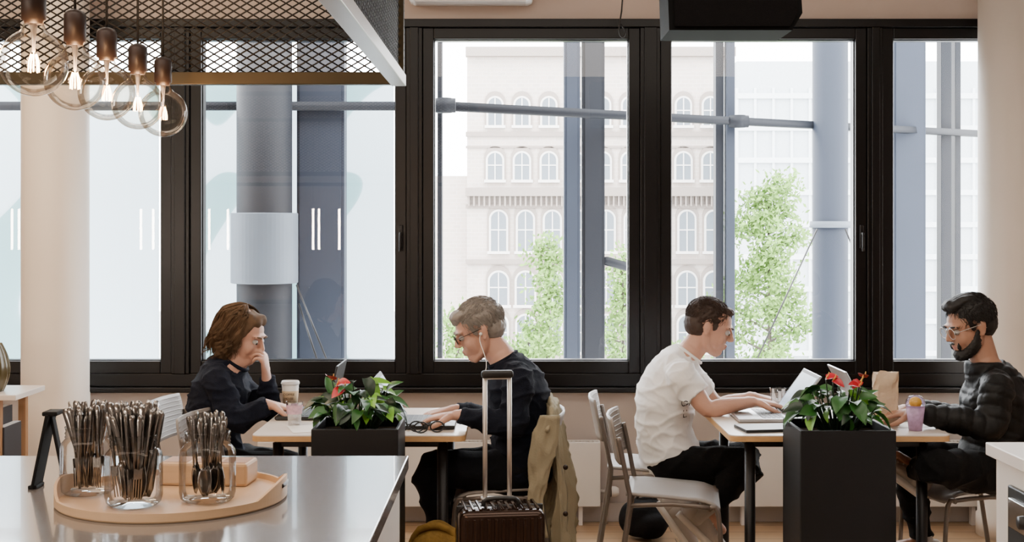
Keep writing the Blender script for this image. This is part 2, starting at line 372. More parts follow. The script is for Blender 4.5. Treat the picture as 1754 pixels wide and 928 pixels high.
def archwin(w,h):
    g=G(); 
    def arch(w,h,n=14):
        return [(-w/2,0),(w/2,0)]+[(w/2*math.cos(math.pi*i/n),h-w/2+w/2*math.sin(math.pi*i/n)) for i in range(n+1)]
    g.mi=0; g.prism(arch(w+.40,h+.42),(0,-.12,-.05),(1,0,0),(0,0,1),(0,1,0),.1)
    g.mi=2; g.prism(arch(w+.22,h+.12),(0,-.16,-.02),(1,0,0),(0,0,1),(0,1,0),.1)
    g.mi=1; g.prism(arch(w,h),(0,-.20,0),(1,0,0),(0,0,1),(0,1,0),.06)
    g.mi=2; g.rng(-.03,.03,-.23,-.17,0,h-.02); g.rng(-w/2,w/2,-.23,-.17,h*.52,h*.52+.06); g.rng(-w/2-.2,w/2+.2,-.3,0,-.15,0)
    return g
wins=[((168,215),.72),((262,308),.78),((362,430),.82),((466,522),.95),((540,602),.9)]
for (ya,yb),w in wins:
    base=None
    for k in range(9):
        x=bx(848+46*k + (6 if ya>300 else 0))
        if base is None: base=archwin(w,(yb-ya)/sb).obj('building_window',[m_stone2,m_pane,m_stone],bld); base.location=(x,0,bz(yb))
        else:
            c=base.copy(); bpy.context.scene.collection.objects.link(c); c.location=(x,0,bz(yb))
m_off=mat('pale_office_cladding',(.56,.60,.62),.8,spec=.1); m_offg=mat('office_glass',(.42,.46,.49),.6,spec=.2)
off=empty('office_building',((1500-CX)*60/F,60,-9)); top(off,'pale modern glass office building','building')
s6=F/60; g=G(); g.rng((1262-1500)/s6,(1800-1500)/s6,0,6,0,H+9+(388-105)/s6); g.obj('facade',m_offg,off)
g=G(); x=(1262-1500)/s6
while x<8.2: g.rng(x-.06,x+.06,-.1,0,0,17); x+=.85
for k in range(12): g.rng(-6.5,8.2,-.15,0,k*1.5,k*1.5+.25)
g.obj('facade_grid',m_off,off)
m_tleaf=mat('tree_leaf',(.14,.25,.06),.85,var=.5,scale=3,spec=.1); m_bark=mat('bark','#4b443c',.9)
def tree(px,pytop,pw,D,n,lab):
    b=W(px,388,D); e=empty('street_tree',(b.x,D,-9)); top(e,lab,'tree')
    zt=H-(pytop-CY)*D/F+9; R=pw*D/F/2; g=G(); g.tube([(0,0,0),(.05,0,zt*.5),(0,0,zt*.96)],[.10,.05,.012],8)
    random.seed(int(px)); tips=[]
    for k in range(40):
        u=k/40; z=zt*(.45+.52*u); a=k*2.4+random.uniform(-.8,.8); l=R*(1.05-.85*u**1.6)*random.uniform(.35,1.45); q=V((math.cos(a)*l,math.sin(a)*l,min(zt,z+l*.6))); g.tube([(0,0,z),(q.x*.5,q.y*.5,z+l*.25),q],[.018,.010,.004],5)
        for f in (1,.75,.5): tips.append(V((q.x*f,q.y*f,z+(q.z-z)*f)))
    g.obj('trunk',m_bark,e)
    g=G()
    for k in range(n):
        t=random.choice(tips); c=t+V((random.gauss(0,.08+R*.05),random.gauss(0,.08+R*.05),random.gauss(0,.10)))
        u=V((random.gauss(0,1),random.gauss(0,1),random.gauss(0,1))).normalized(); w=u.orthogonal().normalized(); s=random.uniform(.028,.05)
        g.add([c-u*s,c+w*s*.6,c+u*s,c-w*s*.6],[(0,1,2,3)],False)
    o=g.obj('foliage',m_tleaf,e,recalc=False); o['kind']='stuff'
tree(938,370,120,18,7000,'slim green street tree before the brick building'); tree(1316,272,205,17,15000,'broad bushy green street tree')
tree(1066,395,90,19,5000,'small green street tree'); tree(785,500,110,18,4500,'low leafy green street tree'); tree(905,545,190,20,6500,'low wide green street tree'); tree(1180,560,130,21,4000,'low shrub-like green street tree')
# ---------------------------------------------------------------- radiators
def radiator(x0,x1,lab):
    e=empty('radiator',((x0+x1)/2,YB-.07,.10)); top(e,lab,'radiator'); w=(x1-x0)/2; g=G(); g.rng(-w,w,-.045,-.03,0,.33,.004); g.rng(-w,w,.02,.035,0,.33,.004); g.rng(-w,-w+.01,-.03,.02,0,.33); g.rng(w-.01,w,-.03,.02,0,.33)
    k=-w+.02
    g.obj('radiator_panel',m_white,e); g=G()
    while k<w-.02: g.rng(k,k+.006,-.03,.02,.30,.328); k+=.022
    g.obj('top_grille',m_alu,e)
    g=G(); g.tube([(w,0,.07),(w+.03,0,.07)],.011); g.tube([(w+.03,0,.08),(w+.03,0,-.1)],.009); g.obj('pipe',m_alu,e)
    g=G(); g.lathe([(.0,0),(.024,0),(.027,.01),(.027,.045),(.018,.062),(0,.062)],(w+.035,0,.07),16,M.Rotation(math.pi/2,3,'Y')); g.obj('valve',m_white,e)
    g=G(); g.lathe([(.0275,.012),(.0285,.014),(.0285,.022),(.0275,.024)],(w+.035,0,.07),16,M.Rotation(math.pi/2,3,'Y')); g.obj('valve_ring',m_dark,e)
    for sx in (-w+.1,w-.1):
        g=G(); g.rng(sx-.01,sx+.01,-.02,.02,-.1,0); g.obj('foot',m_white,e)
radiator(-1.3,wx(1026),'white panel radiator below the window'); radiator(wx(1235),wx(1690),'long white panel radiator below the window')
g=G(); g.rng(-.32,.32,-.2,0,0,.24,.03); g.mi=1; g.rng(-.28,.28,-.19,-.05,-.004,.002)
o=g.obj('wall_air_conditioner',[m_white,m_alu]); o.location=(-.21,YB-.002,2.67); top(o,'white wall air conditioner above the windows','air conditioner')
g=G(); g.tube([(0,0,0),(.0,0,-.5),(-.02,0,-.68),(.0,0,-.72),(.012,0,-.69),(-.01,0,-.655)],.004,8,3); o=g.obj('ceiling_cable',m_dark); o.location=(wx(1067)*6.45/6.67,6.45,ZC); top(o,'thin dark cable hanging from the ceiling','cable')
# speaker
sp=empty('ceiling_speaker',(W(1255,0,4.5).x,4.6,2.215)); top(sp,'black wedge loudspeaker hung from the ceiling','speaker')
m_spk=mat('speaker_black','#040405',.8,spec=.15)
g=G(); poly=[(-.225,0),(.205,0),(.24,.06),(.225,.30),(-.235,.30)]
g.prism(poly,(0,-.12,0),(1,0,0),(0,0,1),(0,1,0),.26); g.obj('speaker_cabinet',m_spk,sp)
g=G(); g.prism([(-.205,.012),(.195,.012),(.222,.062),(.21,.285),(-.215,.285)],(0,-.135,0),(1,0,0),(0,0,1),(0,1,0),.02); g.obj('speaker_grille',mat('speaker_cloth','#0b090a',.9,bump=.4,bscale=400,spec=.1),sp)
g=G(); g.tube([(0,0,.28),(0,0,ZC-2.215)],.02); g.box((0,0,.31),(.12,.1,.03)); g.obj('mounting_bracket',m_dsteel,sp)
text('QSC',.026,(-.195,-.1365,.16),(math.pi/2,math.radians(-4),0),m_white,sp,'logo')
# ---------------------------------------------------------------- tables
def table(x0,x1,y0,y1,lab):
    e=empty('cafe_table',((x0+x1)/2,(y0+y1)/2,0)); top(e,lab,'table'); w=(x1-x0)/2; d=(y1-y0)/2
    def rr(w,d,r=.035,n=5):
        o=[]
        for cx,cy,a in ((w-r,d-r,0),(-w+r,d-r,90),(-w+r,-d+r,180),(w-r,-d+r,270)):
            for i in range(n+1): q=math.radians(a+90*i/n); o.append((cx+r*math.cos(q),cy+r*math.sin(q)))
        return o
    g=G(); g.mi=1; g.prism(rr(w,d),(0,0,.716),(1,0,0),(0,1,0),(0,0,1),.020); g.mi=0; g.prism(rr(w-.001,d-.001),(0,0,.736),(1,0,0),(0,1,0),(0,0,1),.004)
    g.obj('tabletop',[m_tabletop,m_ply],e)
    g=G()
    a=w-.09;b=d-.08
    for y in (-b,b): g.rng(-a,a,y-.015,y+.015,.685,.716,.003)
    for x in (-a,a): g.rng(x-.015,x+.015,-b,b,.685,.716,.003)
    g.obj('table_frame',m_dsteel,e)
    base=None
    for sx in (-1,1):
        for sy in (-1,1):
            if not base: base=G().lathe([(.0,0),(.019,0),(.021,.02),(.021,.70),(0,.70)],segs=18).obj('leg',m_dsteel,e); l=base
            else: l=base.copy(); bpy.context.scene.collection.objects.link(l)
            l.location=(sx*a,sy*b,0)
TL=(-.989,-.177,4.86,5.60); TR=(.825,1.666,4.86,5.62)
table(*TL,'white-topped plywood cafe table on dark steel legs beside the black planter'); table(*TR,'white-topped plywood cafe table with laptops and drinks on it')
# ---------------------------------------------------------------- chairs
SZ=.040
def chair():
    e=empty('dining_chair')
    g=G(); rings=[]
    for i in range(13):
        x=-.18+.36*i/12; z=.452+SZ+.008*math.cos(i/12*math.pi)-.030*max(0,(i-9)/3)**2
        w=.180 if x>-.14 else .17
        rings.append([V((x,y,z+t-.010*math.cos(y/w*1.4)+.006)) for y,t in [(-w,0),(-w*.7,0),(-w*.3,0),(w*.3,0),(w*.7,0),(w,0),(w,-.010),(w*.7,-.010),(w*.3,-.010),(-w*.3,-.010),(-w*.7,-.010),(-w,-.010)]])
    g.rings(rings); g.obj('seat',m_seat,e)
    g=G(); rings=[]; ys=[-.185,-.16,-.12,-.06,.06,.12,.16,.185]
    for i in range(11):
        u=i/10; z=.615+.175*u; xx=-.195-.035*u; sc=1-.06*max(0,(u-.75)/.25)**2
        rings.append([V((xx-.040*math.cos(y/.2*1.4)+.012,y*sc,z)) for y in ys]+[V((xx-.040*math.cos(y/.2*1.4)+.003,y*sc,z)) for y in ys[::-1]])
    g.rings(rings)
    for i in range(9):
        z=.628+.15*i/8; xx=-.195-.035*(z-.615)/.175
        g.tube([(xx-.040*math.cos(y/.2*1.4)+.014,y,z) for y in (-.17,-.1,0,.1,.17)],.0026,6,2)
    g.obj('backrest',m_seat,e)
    for sy in (-1,1):
        g=G(); y=sy*.19
        g.tube([(-.235,y,.012),(-.205,y,.2),(-.165,y,.42+SZ),(-.172,y,.54),(-.195,y,.66),(-.208,y,.72)],.0095,10,3)
        g.tube([(-.165,y,.42+SZ),(0,y,.430+SZ),(.15,y,.42+SZ)],.009,8,2); g.obj('leg',m_taupe,e)
        g=G(); g.tube([(.14,y,.42+SZ),(.172,y,.40+SZ),(.188,y,.2),(.205,y*1.03,.012)],.0095,10,3); g.lathe([(0,0),(.014,0),(.014,.02),(0,.02)],(.205,y*1.03,0),12); g.obj('leg',m_taupe,e)
    for pts in ([(-.165,-.19,.425+SZ),(-.165,.19,.425+SZ)],[(.14,-.19,.415+SZ),(.14,.19,.415+SZ)]):
        g=G(); g.tube(pts,.0085,8,2); g.obj('crossbar',m_taupe,e)
    return e
ch=chair(); ch.location=(.64,5.09,0); ch.rotation_euler=(0,0,-.14); top(ch,'empty grey chair with ribbed backrest and slim tube legs','chair',group='cafe chairs')
copy_thing(ch,(.60,5.64,0),-.08,'grey chair under the person in the white t-shirt')
copy_thing(ch,(-1.27,5.52,0),-.1,'grey chair under the long-haired person in a dark sweater')
copy_thing(ch,(-1.03,5.06,0),-.12,'empty grey tube chair pushed up to the table')
copy_thing(ch,(-.05,5.22,0),math.pi,'grey chair with a khaki coat over its back')
copy_thing(ch,(1.84,5.22,0),math.pi+.15,'grey chair under the person in the black puffer jacket')
# ---------------------------------------------------------------- planters
def leaf(g,b,dr,nr,L_,Wd,droop=.3,n=7):
    dr=V(dr).normalized(); nr=V(nr); sd=dr.cross(nr).normalized(); nr=sd.cross(dr).normalized(); b=V(b)
    vs=[];prof=[.0,.72,1.0,.93,.72,.42,.0]
    for i in range(n):
        t=i/(n-1); c=b+dr*(L_*t)-nr*(L_*droop*t*t); w=Wd/2*prof[i]; back=-dr*(L_*.16*(1 if i==1 else .0))
        vs+=[c+sd*w+nr*w*.35+back,c,c-sd*w+nr*w*.35+back]
    fs=[]
    for i in range(n-1):
        a=i*3; fs+=[(a,a+1,a+4,a+3),(a+1,a+2,a+5,a+4)]
    g.add(vs,fs)
def planter(cx,y,w,h,lab,flowers,seed,ph,fs_):
    random.seed(seed)
    e=empty('potted_anthurium',(cx,y,0)); top(e,lab,'potted plant'); d=.15; t=.012; g=G()
    g.rng(-w/2,w/2,-d,-d+t,0,h,.003); g.rng(-w/2,w/2,d-t,d,0,h,.003); g.rng(-w/2,-w/2+t,-d+t,d-t,0,h,.003); g.rng(w/2-t,w/2,-d+t,d-t,0,h,.003); g.rng(-w/2,w/2,-d,d,0,.02)
    g.obj('planter_box',m_planter,e)
    G().rng(-w/2+t,w/2-t,-d+t,d-t,h-.08,h-.035).obj('soil',m_soil,e)
    gs=G(); gl=G()
    for k in range(105):
        a=random.uniform(0,2*math.pi); rr=math.sqrt(random.random()); ex=math.cos(a)*rr*w*.44; ey=math.sin(a)*rr*.15
        hh=h+.02+ph*(1-rr*.65)*random.uniform(.25,1.2); b=V((ex*.35,ey*.35,h-.04)); tp=V((ex,ey,hh))
        gs.tube([b,(b+tp)/2+V((ex*.12,ey*.12,.02)),tp],.0022,5,2)
        out=V((ex,ey,0)); out=out.normalized() if out.length>.001 else V((1,0,0)); out=(out+V((random.gauss(0,.5),random.gauss(0,.5)-.15,random.gauss(-.1,.4)))).normalized()
        gl.mi=random.choice([0,0,0,1,2,2]); l=random.uniform(.045,.088)
        leaf(gl,tp,out,(random.gauss(0,.4),random.gauss(0,.4)-.45,1),l,l*.66,random.uniform(.15,.6))
    for fx,fy,fz in flowers: gs.tube([(fx*.3,fy*.3,h-.04),(fx*.8,fy*.8,(h+fz)/2),(fx,fy,fz)],.0025,6,3)
    gs.obj('stems',m_leaf3,e); o=gl.obj('foliage',[m_leaf,m_leaf2,m_leaf3],e,recalc=False); o['kind']='stuff'
    for i,(fx,fy,fz) in enumerate(flowers):
        g=G(); leaf(g,(fx,fy,fz),(math.cos(i*2.3),-.5,.35*(-1)**i),(0,-.6,1),fs_,fs_*.85,.2); o=g.obj('flower_spathe',m_red,e,recalc=False)
        g=G(); g.tube([(fx,fy,fz),(fx+.006,fy-.01,fz+.012),(fx+.008,fy-.012,fz+.024)],[.0025,.0025,.0012],8,2); g.obj('flower_spadix',m_spadix,o)
planter((616-CX)*4.65/F,4.65,.305,.82,'anthurium with red flowers in a low black planter box',[(-.075,-.05,.965),(-.05,-.06,.95),(-.1,.0,.975)],3,.16,.055)
planter((1435-CX)*4.65/F,4.65,.335,.815,'anthurium with red flowers in a tall black planter box',[(-.05,-.03,.985),(.07,-.04,.975),(.085,-.02,.985),(-.03,-.05,.98),(.06,-.06,.96)],11,.15,.046)
# ---------------------------------------------------------------- people
def frame(d,pitch,yaw):
    R=M.Rotation(math.radians(yaw),3,'Z')
    p=math.radians(pitch); f=R@V((d*math.cos(p),0,-math.sin(p))); u=R@V((d*math.sin(p),0,math.cos(p))); l=u.cross(f)
    return M((f,l,u)).transposed()
def head_skin(g,c,R):
    q=lambda x,y,z: c+R@V((x,y,z))
    E=lambda x,y,z,a,b,e: g.ell(q(x,y,z),(a,b,e),R)
    E(-.012,0,.03,.097,.075,.088); E(.028,0,-.025,.060,.058,.084); E(.05,0,-.088,.036,.034,.026)
    for s in (1,-1):
        g.loft([(q(-.005,s*.050,-.03),.02,.02),(q(.012,s*.046,-.07),.016,.016),(q(.06,s*.018,-.1),.014,.014)],segs=10)
        E(.060,s*.033,-.032,.018,.020,.028)
        E(-.012,s*.075,-.004,.017,.006,.027); E(-.006,s*.076,-.026,.009,.006,.011); E(-.018,s*.080,.006,.012,.004,.019)
        E(.098,s*.011,-.026,.010,.007,.007); E(.078,s*.03,.026,.014,.024,.008)
    g.loft([(q(.082,0,.022),.009,.009),(q(.097,0,-.002),.009,.009),(q(.107,0,-.02),.011,.010)],segs=12)
    E(.086,0,-.053,.012,.018,.0065); E(.084,0,-.066,.012,.016,.007); E(.070,0,-.058,.022,.030,.024); E(.078,0,.03,.014,.04,.012)
def hand(g,w,fd,dn,side,curl=(12,28,30),k=1.0):
    fd=V(fd).normalized(); dn=V(dn); dn=(dn-fd*dn.dot(fd)).normalized(); lt=fd.cross(dn)
    g.loft([(w-fd*.02,.027,.022),(w+fd*.02,.030,.018),(w+fd*.06*k,.042,.015),(w+fd*.09*k,.042,.012)],side=lt,segs=16)
    for i,(o,L_) in enumerate(((.034,.072),(.0115,.082),(-.0115,.077),(-.034,.060))):
        o*=side; p=w+fd*(.085-.004*abs(i-1.2))*k+lt*o; dirn=(fd+lt*o*4.5).normalized(); pts=[(p-dirn*.012,.0095)]; ang=0
        for j,fr in enumerate((.45,.3,.25)):
            ang+=math.radians(curl[j]); dd=(dirn*math.cos(ang)+dn*math.sin(ang)); pts.append((p.copy(),.0092-.0008*j)); p=p+dd*L_*fr*k
        pts.append((p,.0068)); g.loft([(x,r_,r_) for x,r_ in pts],side=lt,segs=10,sub=2)
    p0=w+fd*.022+lt*side*.022; p1=w+fd*.05+lt*side*.052+dn*.012; p2=w+fd*.078*k+lt*side*.060+dn*.024; p3=p2+fd*.024*k+dn*.008-lt*side*.004
    g.loft([(p0,.016,.016),(p1,.012,.012),(p2,.0105,.0105),(p3,.0085,.0085)],side=lt,segs=10,sub=2)
def glasses(c,R,m,round_=False,parent=None):
    q=lambda x,y,z: c+R@V((x,y,z)); g=G()
    for s in (1,-1):
        pts=[q(.101,s*.034+math.cos(a)*.025,.004+math.sin(a)*(.023 if round_ else .017)) for a in [2*math.pi*i/16 for i in range(16)]]
        g.tube(pts,.0014,6,loop=True); g.tube([q(.1,s*.058,.01),q(.09,s*.074,.012),q(-.005,s*.080,.012),q(-.028,s*.080,-.008)],.0012,6)
    g.tube([q(.102,.01,.006),q(.108,0,.01),q(.102,-.01,.006)],.0013,6)
    return g.obj('glasses',m,parent)
def strand(g,pts,r):
    R=[];n=len(pts)
    for i,p in enumerate(pts):
        t=(pts[min(i+1,n-1)]-pts[max(i-1,0)]).normalized(); u=t.orthogonal().normalized(); w=t.cross(u); rr=r*(1-.75*i/(n-1))
        R.append([p+(u*math.cos(a)+w*math.sin(a))*rr for a in (0,2.094,4.189)])
    g.rings(R)
def short_hair(c,R,m,style,parent):
    q=lambda x,y,z: c+R@V((x,y,z)); g=G()
    cc=V((-.022,0,.042)); rad=V((.098,.079,.086))
    if style=='short': rad=V((.096,.077,.083))
    g.ell(q(*cc),rad,R); g.ell(q(-.048,0,.0),(.068,.072,.066),R)
    if style=='quiff':
        g.ell(q(.045,0,.105),(.045,.05,.026),R); g.ell(q(.0,0,.115),(.06,.055,.022),R)
    if style=='short':
        g.ell(q(.046,0,.090),(.034,.046,.018),R)
    if style=='part':
        g.ell(q(.05,.0,.088),(.042,.058,.026),R); g.ell(q(.066,-.01,.07),(.022,.045,.02),R)
    for s in (1,-1): g.ell(q(.018,s*.066,.02),(.012,.008,.03),R)
    def dsp(p,n):
        l=R.transposed()@(p-c); return .004*noise.noise(V((l.x*40,l.y*120,l.z*60)))
    o=blob(g,'hair',m,.005,3,dsp,parent)
    g=G(); random.seed(5); k=0; up_=.0012 if style=='short' else .0020
    while k<1500:
        d=V((random.gauss(0,1),random.gauss(0,1),random.gauss(0,1))).normalized()
        p=V((cc.x+d.x*rad.x,d.y*rad.y,cc.z+d.z*rad.z))
        if p.x>.055 and p.z<.075: continue
        if p.z<-.02 and p.x>-.05: continue
        if p.z<-.05: continue
        k+=1; pts=[]
        if style=='quiff': fl=V((.6 if p.z>.08 else -.2,0,.9 if p.z>.09 else -.6))
        elif style=='part': fl=V((.9 if p.z>.07 else -.3,.3,.0 if p.z>.07 else -1))
        else: fl=V((.5 if p.z>.08 else -.5,0,-.6))
        fl=fl+V((random.gauss(0,.3),random.gauss(0,.3),random.gauss(0,.3)))
        for j in range(4):
            n=V(((p.x-cc.x)/rad.x**2,p.y/rad.y**2,(p.z-cc.z)/rad.z**2)).normalized()
            pts.append(q(*(p+n*(.001+up_*j)))); t=(fl-n*fl.dot(n)); p=p+t.normalized()*.008
        strand(g,pts,.0013)
    g.obj('hair_strands',m,o)['kind']='stuff'
    return o
def long_hair(c,R,m,parent):
    q=lambda x,y,z: c+R@V((x,y,z)); g=G()
    g.ell(q(-.022,0,.038),(.092,.078,.082),R); g.ell(q(-.050,0,-.01),(.068,.078,.078),R); g.ell(q(.024,0,.080),(.054,.060,.036),R)
    g.loft([(q(-.055,0,.0),.076,.054),(q(-.068,0,-.06),.080,.046),(q(-.060,0,-.105),.066,.034)],segs=20)
    for s in (1,-1): g.loft([(q(.032,s*.052,.070),.016,.024),(q(.006,s*.072,.02),.014,.030),(q(-.016,s*.078,-.045),.015,.036),(q(-.036,s*.074,-.100),.013,.028)],segs=14)
    def dsp(p,n):
        l=R.transposed()@(p-c); return .010*noise.noise(V((l.x*34,l.y*34,l.z*24)))
    o=blob(g,'hair',m,.005,2,dsp,parent)
    g=G(); random.seed(9)
    locks=[(math.radians(random.uniform(50,310)),random.uniform(0,6.28),random.uniform(13,20),random.uniform(.008,.016),random.uniform(.80,1.10),random.uniform(.96,1.08)) for _ in range(130)]
    for k in range(2200):
        la,ph,fq,am,ll,le=random.choice(locks)
        a=la+random.gauss(0,.045); ca,sa=math.cos(a),math.sin(a); ext=le+random.gauss(0,.010); L_=ll*random.uniform(.93,1.05); pts=[]
        for j in range(18):
            t=j/17*L_; s_=min(t*2.4,1.57); gr=min(1,t*1.6)**1.4
            rr=math.sin(s_)*ext; wob=am*math.sin(t*fq+ph)*gr; wb2=am*math.cos(t*fq+ph)*gr
            x=-.024+ca*(.091*rr+.008*gr)-.010*t+wob*abs(sa)+wb2*.4; y=sa*(.086*rr+.008*gr)+wb2*.6; z=.042+.086*math.cos(s_)*ext-max(0,t-.45)*.26
            pts.append(q(x,y,z))
        strand(g,pts,.0015)
    g.obj('hair_strands',m,o)['kind']='stuff'
    return o
def shoe(ank,td,up,m,parent,L_=.29):
    td=V(td).normalized(); up=V(up); up=(up-td*up.dot(td)).normalized(); sd=up.cross(td); h=ank-up*.085-td*.07
    g=G(); P=lambda t,z:h+td*t+up*z
    g.mi=0
    g.loft([(P(.02,.055),.032,.042),(P(.08,.058),.036,.048),(P(.15,.042),.043,.032),(P(.22,.034),.046,.026),(P(.265,.028),.036,.020)],side=sd,segs=18)
    g.loft([(P(.065,.05),.034,.045),(P(.062,.12),.036,.045)],side=td,segs=16,r1=False)
    g.mi=1; out=[]
    for i in range(24):
        a=2*math.pi*i/24; t=.14+.148*math.cos(a); out.append((t,(.040+.008*math.cos(a))*math.sin(a)))
    g.prism(out,h-up*.004,td,sd,up,.028,True)
    for k in range(4): g.tube([P(.12+.022*k,.078-.008*k)-sd*.03,P(.12+.022*k,.088-.009*k),P(.12+.022*k,.078-.008*k)+sd*.03],.003,6,2)
    return g.obj('shoe',[m,m_sole],parent)
def along(p,paths):
    best=(9,0)
    for path in paths:
        s=0
        for a,b in zip(path[:-1],path[1:]):
            ab=b-a; L_=ab.length; t=max(0,min(1,(p-a).dot(ab)/L_**2)); dd=(p-(a+ab*t)).length
            if dd<best[0]: best=(dd,s+t*L_)
            s+=L_
    return best[1]
def rid(v): return 1-2*abs(noise.noise(v))
def person(lab,d,D,J,pitch,yaw,arms,legs,skin,cloth,clothname,trouser,hairm,style,short=False,puff=False,k=1.0,shoem=None,cuff=.93):
    c={n:W(p[0],p[1],D) for n,p in J.items()}; R=frame(d,pitch,yaw); hc=c['head']
    g=G()
    g.loft([(c['pel'],.15*k,.11*k),(c['waist'],.128*k,.09*k),(c['chest'],.15*k,.105*k),(c['upper'],.14*k,.085*k),(c['neck'],.062,.055)],segs=24)
    nk=hc+R@V((-.02,0,-.055)); g.loft([(c['upper'],.06,.06),(c['neck'],.054*k,.056*k),(nk,.05*k,.054*k),(hc+R@V((-.015,0,0)),.045,.045)],segs=18)
    head_skin(g,hc,R)
    apts=[]
    for (sp_,el,wr,fd,dn,curl,side) in arms:
        sh=W(sp_[0],sp_[1],D+sp_[2]); e=W(el[0],el[1],D+el[2]); w=W(wr[0],wr[1],D+wr[2]); apts.append((sh,e,w))
        inn=c['upper'].lerp(sh,.4)
        g.loft([(inn,.045,.045),(sh,.050*k,.050*k),(sh.lerp(e,.45),.045*k,.045*k),(e,.037*k,.037*k),(e.lerp(w,.35),.038*k,.036*k),(w,.026*k,.022*k)],segs=16,sub=3)
        hand(g,w,fd,dn,side,curl,k=1.0 if k>=1 else .93)
    lpts=[]
    for lg in legs:
        yo,kn,an,td=lg[:4]; kd,ad=(lg[4],lg[5]) if len(lg)>4 else (yo*1.1,yo)
        hp=c['pel']+V((0,yo,-.02)); kk=W(kn[0],kn[1],D+kd); aa=W(an[0],an[1],D+ad); lpts.append((hp,kk,aa,td))
        g.loft([(hp,.075,.075),(hp.lerp(kk,.5),.066,.066),(kk,.05,.05),(kk.lerp(aa,.3),.048,.048),(aa,.033,.033)],segs=16,sub=3)
        tdv=V(td).normalized(); g.loft([(aa,.03,.03),(aa+tdv*.10,.028,.02)],segs=12)
    body=blob(g,'person',[skin,m_lip],.0042,3)
    lc=hc+R@V((.098,0,-.059)); inv=R.transposed()
    for p in body.data.polygons:
        l=inv@(p.center-lc)
        if (l.x/.02)**2+(l.y/.018)**2+(l.z/.0095)**2<1: p.material_index=1
    top(body,lab,'person'); ch_=[]
    for s in (1,-1):
        g=G(); g.ell(hc+R@V((.0765,s*.031,.004)),(.0118,.0118,.0112),None,14,10); g.mi=1; g.ell(hc+R@V((.0855,s*.031,.000)),(.0045,.0065,.0060),R,12,8); ch_.append(g.obj('eye',[m_eye,m_iris]))
        g=G(); g.loft([(hc+R@V((.094,s*.014,.025)),.004,.003),(hc+R@V((.093,s*.032,.029)),.005,.004),(hc+R@V((.078,s*.05,.026)),.003,.003)],segs=8); ch_.append(g.obj('eyebrow',hairm))
    g=G(); t=.020 if not puff else .026
    kk=k
    low=c['pel']+(c['pel']-c['waist']).normalized()*(.05 if not puff else .06)
    g.loft([(low,.165*kk+t*.5,.125*kk+t*.4),(c['pel'],.158*kk+t,.118*kk+t),(c['waist'],.14*kk+t,.10*kk+t),(c['chest'],.155*kk+t,.112*kk+t),(c['upper'],.142*kk+t,.088*kk+t),(c['neck'].lerp(c['upper'],.12),.068+t*.35,.060+t*.35)],segs=28,r0=False,r1=False)
    paths=[[low,c['pel'],c['waist'],c['chest'],c['upper'],c['neck']]]
    for (sh,e,w) in apts:
        inn=c['upper'].lerp(sh,.25)
        if short:
            en=sh.lerp(e,.62); g.loft([(inn,.07,.07),(sh,.066*k,.066*k),(sh.lerp(e,.3),.064,.064),(en,.060,.062)],segs=18,r1=False); 
        else:
            we=e.lerp(w,.93); tt=t*.72
            g.loft([(inn,.065,.065),(sh,.052*k+tt,.052*k+tt),(sh.lerp(e,.5),.046*k+tt,.046*k+tt),(e,.040*k+tt,.040*k+tt),(e.lerp(w,.4),.038*k+tt,.038*k+tt),(we,.027+tt*.7,.026+tt*.7)],segs=18,sub=3,r1=False)
        paths.append([sh,e,w])
    if puff:
        g.loft([(c['neck']-V((0,0,.04)),.082,.082),(c['neck']+(hc-c['neck']).normalized()*.008,.074,.076)],segs=20,r1=False)
        f=lambda p,n: -.0065*(1-abs(math.sin(math.pi*along(p,paths)/.046)))**2.2+.008*noise.noise(p*22)
        cl=blob(g,clothname,cloth,.0065,3,f)
    else:
        A_=.008 if short else .011
        # creases: sharp ridged folds running diagonally across the cloth
        f=lambda p,n: A_*(rid(V((p.x*7+p.z*5,p.y*5,p.z*13-p.x*5)))**3-.35)+A_*.5*(rid(V((p.x*15-p.z*9,p.y*9,p.z*22+p.x*8)))**3-.35)
        cl=blob(g,clothname,cloth,.0060,5,f)
    ch_.append(cl)
    if not puff:
        g=G(); ax=(c['neck']-c['upper']).normalized(); cc_=c['neck'].lerp(c['upper'],.1); s1=V((0,1,0)); s2=ax.cross(s1).normalized()
        g.tube([cc_+s1*math.cos(a)*.068+s2*math.sin(a)*.062 for a in [2*math.pi*i/24 for i in range(24)]],.008,8,loop=True); ch_.append(g.obj('neckline_band',cloth))
    g=G(); g.ell(c['pel']-V((0,0,.01)),(.135*k,.165*k,.115))
    for (hp,kn,aa,td) in lpts: g.loft([(hp,.092,.092),(hp.lerp(kn,.5),.083,.080),(kn,.066,.066),(kn.lerp(aa,.3),.062,.062),(kn.lerp(aa,cuff),.047,.047)],segs=20,sub=3,r1=False)
    ch_.append(blob(g,'trousers',trouser,.007,4,lambda p,n:.012*(rid(V((p.x*9,p.y*6,p.z*14)))**2-.4)))
    for (hp,kn,aa,td) in lpts: ch_.append(shoe(aa,td,V((-td[2]*(1 if td[0]>0 else -1),0,abs(td[0])+.05)),shoem or m_shoe,None))
    base=V((c['pel'].x,D,0))
    h=short_hair(hc,R,hairm,style,None) if style!='long' else long_hair(hc,R,hairm,None)
    ch_.append(h)
    return body,ch_,base,hc,R,c
def finish(body,ch_,base):
    for o in [body]+ch_:
        shift_mesh(o,base)
        for s_ in o.children: shift_mesh(s_,base)
    body.location=base
    for o in ch_: o.parent=body
AR=lambda sh,el,wr,fd,dn,curl,side:(sh,el,wr,fd,dn,curl,side)
